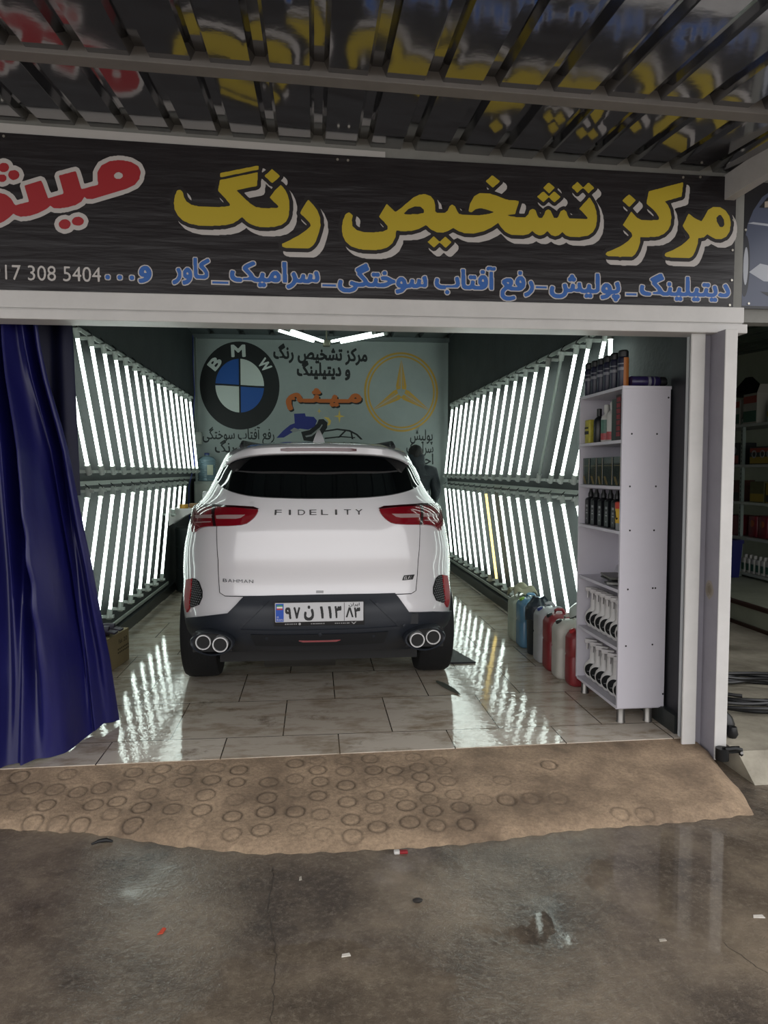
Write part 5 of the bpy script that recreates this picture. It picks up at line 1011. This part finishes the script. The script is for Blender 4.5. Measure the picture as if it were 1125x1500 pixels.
# ================================================================== LEFT SIDE
t = thing('cardboard_box', 'brown cardboard box with faded print behind the blue curtain hem', 'box', (-1.455, 5.10, 0), -.12)
card = mat('brown cardboard', '#8a7a58', .8, vary=.12, vscale=6); MB().box(-.19, 0, 0, .40, 0, .245).build('carton_body', card, t, smooth=0, bevel=.003)
MB().hexa([(-.19, .0, .243), (-.19, .40, .243), (-.185, .40, .246), (-.185, .0, .246), (-.235, 0, .262), (-.235, .4, .262), (-.23, .4, .266), (-.23, 0, .266)]).build('flap', card, t, smooth=0)
cm = mat('box print', '#3f3420', .8)
for y0, y1, z, h in ((.20, .27, .165, .045), (.29, .36, .165, .045)): letters('print', 'Fak' if y0 < .25 else '20', cm, lambda x, y: (.0012, x, y), t, y0, y1, z, h, 1.2)
for y0, y1, z in ((.18, .37, .120), (.18, .37, .095)):
    y = y0
    while y < y1: flat('print', [[(y, z), (y + .022, z), (y + .022, z + .013), (y, z + .013)]], cm, lambda x, q: (.0012, x, q), t); y += .031
t = thing('work_gloves', 'pair of dark purple work gloves lying on the cardboard box', 'gloves', (-1.50, 5.17, .266), -.12)
for k in range(2):
    b = MB(); y = .02 + .10 * k; b.tube([(-.10, y, .016), (-.03, y, .022), (.03, y + .01, .022)], [.03, .036, .034], 10)
    for j in range(4): b.tube([(.03, y - .02 + .015 * j, .020), (.065, y - .022 + .016 * j, .014), (.085, y - .022 + .016 * j, .010)], .0085, 6)
    b.tube([(-.01, y + .03, .018), (.03, y + .05, .014)], .009, 6); b.build('glove', mat('dark purple glove', '#2c2236', .6, vary=.3, vscale=15), t)
t = thing('wall_shelf', 'small pale bracket shelf low on the left wall behind the tail of the car', 'shelf', (XL, 8.62, .985)); MB().box(.0, .34, -.12, .22, -.012, .006).build('shelf_board', steel_w, t, smooth=0)
for y in (-.09, .19): MB().add([(0, y - .006, -.012), (.30, y - .006, -.012), (0, y - .006, -.20), (0, y + .006, -.012), (.30, y + .006, -.012), (0, y + .006, -.20)], [(0, 1, 2), (5, 4, 3), (0, 3, 4, 1), (1, 4, 5, 2), (2, 5, 3, 0)]).build('bracket', steel_w, t, smooth=0)
o = MB().lathe([(.030, 0), (.052, 0), (.052, .048), (.030, .048), (.030, 0)], (0, 0, 0), (0, 0, 1), 28, cap=False).build('tape_roll', mat('orange yellow tape', '#b98a2e', .4)); o.location = (-1.53, 8.56, .992); tag(o, 'orange yellow tape roll on the small bracket shelf', 'tape roll')
o = MB().rbox(-.05, .05, -.06, .06, 0, .05, .012).build('polishing_block', mat('tan block', '#8d6a45', .6)); o.location = (-1.44, 8.72, .992); tag(o, 'tan polishing block on the small bracket shelf', 'block')
t = thing('steel_drum', 'dark grey drum standing below the small bracket shelf', 'drum', (-1.455, 8.70, 0)); dr = mat('dark grey drum', '#363d3c', .45, vary=.15, vscale=3)
MB().lathe([(.20, 0), (.205, .006), (.205, .26), (.211, .27), (.205, .28), (.205, .52), (.211, .53), (.205, .54), (.205, .74), (.19, .76)], (0, 0, 0), (0, 0, 1), 32).build('drum_body', dr, t, smooth=30); MB().lathe([(.03, .758), (.03, .775)], (.1, 0, 0), (0, 0, 1), 14).build('bung', blk, t)
t = thing('white_cupboard', 'white cupboard against the back wall in the left corner', 'cupboard', (-1.655, 10.05, .001)); MB().box(0, .44, 0, .385, 0, 1.285).build('cupboard_body', mat('off white cupboard', '#a3aaa2', .45), t, smooth=0, bevel=.004); MB().box(.02, .42, -.012, -.001, .1, 1.25).build('door', mat('off white door', '#b4bab1', .45), t, smooth=0, bevel=.003); MB().cyl((.38, -.03, .62), (.38, -.03, .74), .008, 8).build('handle', chrome, t)
t = thing('water_bottle', 'large clear blue ribbed water bottle on the white cupboard', 'bottle', (-1.50, 10.22, 1.285)); cb = mat('pale blue clear plastic', '#88a7b4', .15, alpha=.6, coat=1.)
pr = [(.115, 0), (.13, .012)]
for k in range(9): z = .03 + .03 * k; pr += [(.130, z), (.124, z + .012), (.130, z + .024)]
pr += [(.125, .31), (.09, .345), (.035, .362), (.032, .385)]
MB().lathe(pr, (0, 0, 0), (0, 0, 1), 28).build('bottle_body', cb, t, smooth=50); MB().lathe([(.036, .372), (.036, .395), (.03, .40)], (0, 0, 0), (0, 0, 1), 16).build('cap', capbl, t); MB().box(.02, .10, -.133, -.118, .09, .23).build('label', mat('pale label', '#b9bfa6', .5), t, smooth=0)
t = thing('junction_box', 'small white junction box in the left back corner', 'box', (-1.64, 10.40, 1.90)); MB().rbox(-.045, .05, -.04, .045, -.085, .085, .012).build('box_body', mat('white plastic box', '#a8ada7', .45), t); MB().cyl((-.02, 0, .085), (-.02, 0, 1.42), .018, 12).build('conduit', mat('grey conduit', '#7b8480', .5), t)
b = MB(); b.tube([(-1.655, 10.15, 3.3), (-1.65, 10.1, 2.9), (-1.64, 10.12, 2.5), (-1.655, 10.0, 2.0), (-1.63, 9.95, 1.5), (-1.65, 9.7, 1.30), (-1.64, 9.55, 1.22), (-1.655, 9.62, .9), (-1.65, 9.7, .5)], .006, 6); o = b.build('blue_cable', mat('blue cable', '#27348c', .5)); tag(o, 'thin blue cable running down the left wall near the back corner', 'cable')
# ================================================================== NEIGHBOURING SHOP
t = thing('shelving_rack', 'pale slotted steel shelving rack in the neighbouring shop', 'rack', (5.02, 7.3, .185)); sl = mat('slotted steel', '#8c9a93', .45, metal=.3, vary=.1, vscale=8)
LV = [.06, .475, .885, 1.32, 1.79]
for y in (-.95, .62, 2.1):
    for x in (0, .42):
        b = MB(); b.box(x - .018, x + .018, y - .02, y + .02, 0, 1.86)
        b.build('upright', sl, t, smooth=0)
        if x == 0:
            h = MB()
            for k in range(36): h.box(x - .0188, x - .0175, y - .005, y + .005, .05 + .05 * k, .075 + .05 * k)
            h.build('slots', blk, t, smooth=0)
for z in LV: MB().box(-.02, .44, -.97, 2.12, z - .03, z).build('shelf', mat('pale shelf board', '#a7aea8', .45), t, smooth=0)
rz0 = .1865
def nb(name, label, cat, y, lv, shape_, mats_, group=None, x=5.13):
    t = thing(name, label, cat, (x, y, rz0 + LV[lv]), 0, group); shape_(t, mats_); return t
def carton_(w, d, h, top=None):
    def f(t, m):
        MB().box(-w / 2, w / 2, -d / 2, d / 2, 0, h).build('carton_body', m[0], t, smooth=0, bevel=.003)
        if len(m) > 1: MB().box(-w / 2 - .002, -w / 2 + .001, -d / 2 + .01, d / 2 - .01, h * .05, h * .42).build('print', m[1], t, smooth=0)
        if len(m) > 2: MB().box(-w / 2 - .002, -w / 2 + .001, -d / 2 + .01, d / 2 - .01, h * .68, h * .92).build('print', m[2], t, smooth=0)
        if top: MB().hexa([(-w / 2, -d / 2, h), (w / 2, -d / 2, h), (w / 2, -d / 2 + .006, h), (-w / 2, -d / 2 + .006, h), (-w / 2, -d / 2 - .05, h + .09), (w / 2, -d / 2 - .05, h + .09), (w / 2, -d / 2 - .044, h + .09), (-w / 2, -d / 2 - .044, h + .09)]).build('flap', m[0], t, smooth=0)
    return f
wc = mat('white card', '#9b9b92', .6); gc = mat('green card print', '#2f5746', .5); rc = mat('red card print', '#8c3a30', .5); bcd = mat('black plastic sheet', '#141719', .4); yc_ = mat('yellow print card', '#8f7a26', .5); dkc = mat('dark card', '#1d2123', .5); rd = mat('red plastic pack', '#74202c', .35, vary=.3, vscale=12)
nb('oil_carton', 'white carton with red and green print at the left end of the rack top', 'box', 8.10, 4, carton_(.24, .22, .30), (wc, gc, rc))
nb('oil_carton', 'open white carton with green print on the rack top', 'box', 7.765, 4, carton_(.28, .26, .34, True), (wc, gc, rc))
o = MB().hexa([(-.14, -.2, 0), (.14, -.2, 0), (.14, .2, 0), (-.14, .2, 0), (-.02, -.03, .22), (.02, -.03, .22), (.02, .05, .22), (-.02, .05, .22)]).build('black_bag', bcd, smooth=0); o.location = (5.14, 8.02, rz0 + LV[4] + .342); tag(o, 'black pointed plastic bag lying over the cartons on the rack top', 'bag')
for i, y in enumerate((7.52, 7.43)):
    t = nb('oil_bottle', ('clear green bottle with yellow label on the rack top', 'clear green bottle at the right end of the rack top')[i], 'bottle', y, 4, lambda t, m: (MB().lathe([(.033, 0), (.036, .005), (.036, .16), (.015, .20), (.014, .23)], (0, 0, 0), (0, 0, 1), 16).build('bottle_body', m[0], t), MB().lathe([(.017, .222), (.017, .245)], (0, 0, 0), (0, 0, 1), 12).build('cap', m[1], t), MB().lathe([(.0368, .06), (.0368, .12)], (0, 0, 0), (0, 0, 1), 16, cap=False).build('label', m[2], t)), (mat('clear green bottle', '#8ba08c', .25), whitep, yc_ if i == 0 else whl), x=5.08)
nb('parts_box', 'dark box with a pale disc picture behind the rack upright', 'box', 8.10, 3, carton_(.22, .20, .26), (dkc, rc)); nb('parts_box', 'long black box with red and yellow band on the second rack shelf', 'box', 7.55, 3, carton_(.26, .42, .20), (dkc, yc_, rc))
MB().lathe([(.05, 0), (.05, .002)], (-.112, 0, .17), (-1, 0, 0), 20).build('print', whl, bpy.data.objects['parts_box'])
b = MB()
for yy in (.12, -.03, -.15): b.lathe([(.045, 0), (.045, .002), (.030, .002), (.030, 0)], (-.133, yy, .115), (-1, 0, 0), 20, cap=False)
b.build('ring_print', whl, bpy.data.objects['parts_box.001'])
for i, (y, m_) in enumerate(((7.66, bcd), (7.52, dkc))): nb('spray_can', 'dark spray can behind the black box on the second rack shelf, %s' % ('left one', 'right one')[i], 'spray can', y, 3, lambda t, m: (MB().lathe([(.03, 0), (.03, .2), (.02, .22)], (0, 0, 0), (0, 0, 1), 16).build('can', m[0], t), MB().lathe([(.02, .218), (.02, .26)], (0, 0, 0), (0, 0, 1), 12).build('cap', bcd, t)), (m_,), x=5.32)
nb('snack_pack', 'reddish brown pack behind the rack upright on the third shelf', 'packet', 8.08, 2, carton_(.2, .18, .25), (mat('brown pack', '#5a342c', .5, vary=.4, vscale=15), dkc)); nb('parts_box', 'dark box with yellow print on the third rack shelf', 'box', 7.62, 2, carton_(.24, .26, .24), (mat('olive box', '#55552e', .5, vary=.3, vscale=10), yc_)); nb('parts_box', 'yellow and black box at the right of the third rack shelf', 'box', 7.36, 2, carton_(.24, .2, .22), (yc_, dkc))
nb('red_pack', 'dark red pack half hidden by the rack upright on the fourth shelf', 'packet', 8.08, 1, carton_(.22, .2, .24), (rd,))
for i, y in enumerate((7.77, 7.58, 7.39)):
    t = thing('red_pack', 'red plastic pack on the fourth rack shelf, %s from the upright' % ORD[i], 'packet', (5.16, y, rz0 + LV[1]), 0, 'red packs on the rack'); b = MB(); b.rbox(-.10, .10, -.085, .085, 0, .25, .03); b.build('pack_body', rd, t); MB().lathe([(.04, 0), (.035, .004)], (-.1, 0, .16), (-1, 0, 0), 12).build('print', mat('orange print dot', '#8e4a25', .5), t)
for i in range(7):
    y = 7.86 - .09 * i
    t = thing('oil_jug', 'white oil jug with green label on the lowest rack shelf, %s from the left' % ORD[i], 'jug', (5.07, y, rz0 + LV[0]), 0, 'white oil jugs on the lowest rack shelf'); MB().rbox(-.05, .05, -.034, .034, 0, .17, .018).build('jug_body', whitep, t); MB().lathe([(.02, .165), (.02, .205), (.016, .21)], (-.01, 0, 0), (0, 0, 1), 12).build('cap', whitep, t); MB().box(-.0515, -.0495, -.024, .024, .03, .11).build('label', gc, t, smooth=0)
t = thing('blue_crate', 'dark blue plastic bin standing before the rack upright', 'bin', (4.80, 7.98, .187)); MB().loft([[(x * s, y * s, z) for x, y in ((-.16, -.2), (.16, -.2), (.16, .2), (-.16, .2))] for z, s in ((0, .88), (.40, 1.0), (.40, 1.06), (.44, 1.06), (.44, .97), (.03, .86))]).build('bin_body', mat('dark blue plastic', '#1a1f5a', .4), t, smooth=0)
hose = mat('black hose rubber', '#121315', .4); b = MB(); pts = []
for k in range(420):
    a = k * .1; w_r = .30 + .10 * math.sin(k * .043) + .05 * math.sin(k * .11)
    pts.append((2.70 + w_r * 1.35 * math.cos(a) + .05 * math.sin(k * .031), 4.15 + w_r * .85 * math.sin(a), .014 + .012 * (k // 63) + .012 * math.sin(k * .21) ** 2))
b.tube(pts, .011, 6); o = b.build('hose_coil', hose); tag(o, 'untidy coil of black hose on the neighbouring floor beside the door post', 'hose')
b = MB(); b.tube([(2.3, 4.66, .014), (2.75, 4.68, .014), (3.1, 4.56, .014), (3.45, 4.25, .014), (3.8, 4.0, .014)], .012, 6); o = b.build('black_cable', hose); tag(o, 'single black cable curving across the neighbouring floor behind the coil', 'cable')
t = thing('hose_reel', 'black lump of hose fittings against the foot of the door post', 'hose fitting', (2.23, 3.62, 0)); b = MB(); b.lathe([(.03, 0), (.05, .02), (.055, .05), (.04, .09), (.02, .11)], (0, 0, 0), (0, 0, 1), 14); b.lathe([(.02, 0), (.03, .02), (.02, .06)], (.0, -.08, 0), (0, 0, 1), 12); b.build('fitting', hose, t)
t = thing('gate_catch', 'black metal catch bolted to the foot of the door post', 'catch', (2.085, 3.352, -.002)); bm_ = mat('black iron', '#18191a', .45, metal=.5)
MB().cyl((-.025, 0, -.035), (-.025, 0, .025), .032, 16).build('pivot', bm_, t)
MB().tube([(-.02, -.015, .022), (.03, -.02, .028), (.065, -.015, .018), (.072, -.005, -.015)], .012, 6).box(-.03, .06, -.012, -.006, .0, .035).build('arm', bm_, t)
MB().lathe([(.008, 0), (.008, .006)], (.066, -.018, .005), (0, -1, 0), 10).build('bolt', chrome, t)
# ================================================================== LITTER ON THE STREET
GZ = -.11
def litter(name, label, cat, loc, poly, h, m, rz=0):
    o = MB().prism(poly, 0, h, lambda a, c, d: (a, c, d)).build(name, m, smooth=0, bevel=.001); o.location = (loc[0], loc[1], GZ); o.rotation_euler = (0, 0, rz); return tag(o, label, cat)
o = MB().tube([(-.035, -.015, .008), (-.01, .0, .012), (.02, .006, .012), (.045, .004, .006)], [.004, .007, .009, .004], 7).build('black_scrap', mat('black scrap', '#0d0c0c', .6)); o.location = (-.885, 2.955, GZ); tag(o, 'small black twisted scrap at the foot of the ramp on the left', 'scrap')
t = thing('bottle_cap', 'tiny white and red wrapper at the foot of the ramp in the middle', 'wrapper', (.34, 2.762, GZ)); MB().rbox(-.028, -.005, -.010, .010, 0, .012, .004).build('white_end', mat('white wrapper', '#c9c6c0', .5), t); MB().rbox(-.005, .028, -.009, .009, 0, .010, .003).build('red_end', mat('red wrapper', '#8a1d24', .5), t)
litter('leaf', 'tiny orange red leaf on the wet street', 'leaf', (-.516, 2.354), [(-.012, -.016), (.006, -.012), (.012, .014), (0, .02)], .003, mat('orange red', '#c2462c', .6))
litter('paper_scrap', 'small white paper scrap on the wet street near the dark stain', 'scrap', (.092, 2.176), [(-.014, -.008), (.016, -.004), (.012, .010), (-.012, .006)], .003, mat('white scrap', '#cfc9bf', .7))
litter('paper_scrap', 'tiny white scrap at the right edge of the wet street', 'scrap', (1.52, 2.235), [(-.02, -.006), (.02, -.012), (.02, .006), (-.012, .008)], .003, mat('white scrap', '#cfc9bf', .7))
litter('paper_scrap', 'small pale scrap on the street at the right, nearer the middle', 'scrap', (1.13, 2.147), [(-.012, -.006), (.014, -.004), (.012, .006), (-.01, .006)], .003, mat('pale scrap', '#a8a093', .7))
litter('paper_scrap', 'small pale splinter on the street below the ramp', 'scrap', (-.06, 2.62), [(-.005, -.014), (.006, -.010), (.004, .014), (-.004, .01)], .003, mat('pale scrap', '#a8a093', .7))
o = MB().lathe([(.003, 0), (.010, .004), (.012, .010), (.005, .016)], (0, 0, 0), (0, 0, 1), 10, sx=1.6).build('pebble', mat('dark pebble', '#2b2825', .6)); o.location = (.36, 2.43, GZ); tag(o, 'dark pebble on the wet street in the middle', 'pebble')
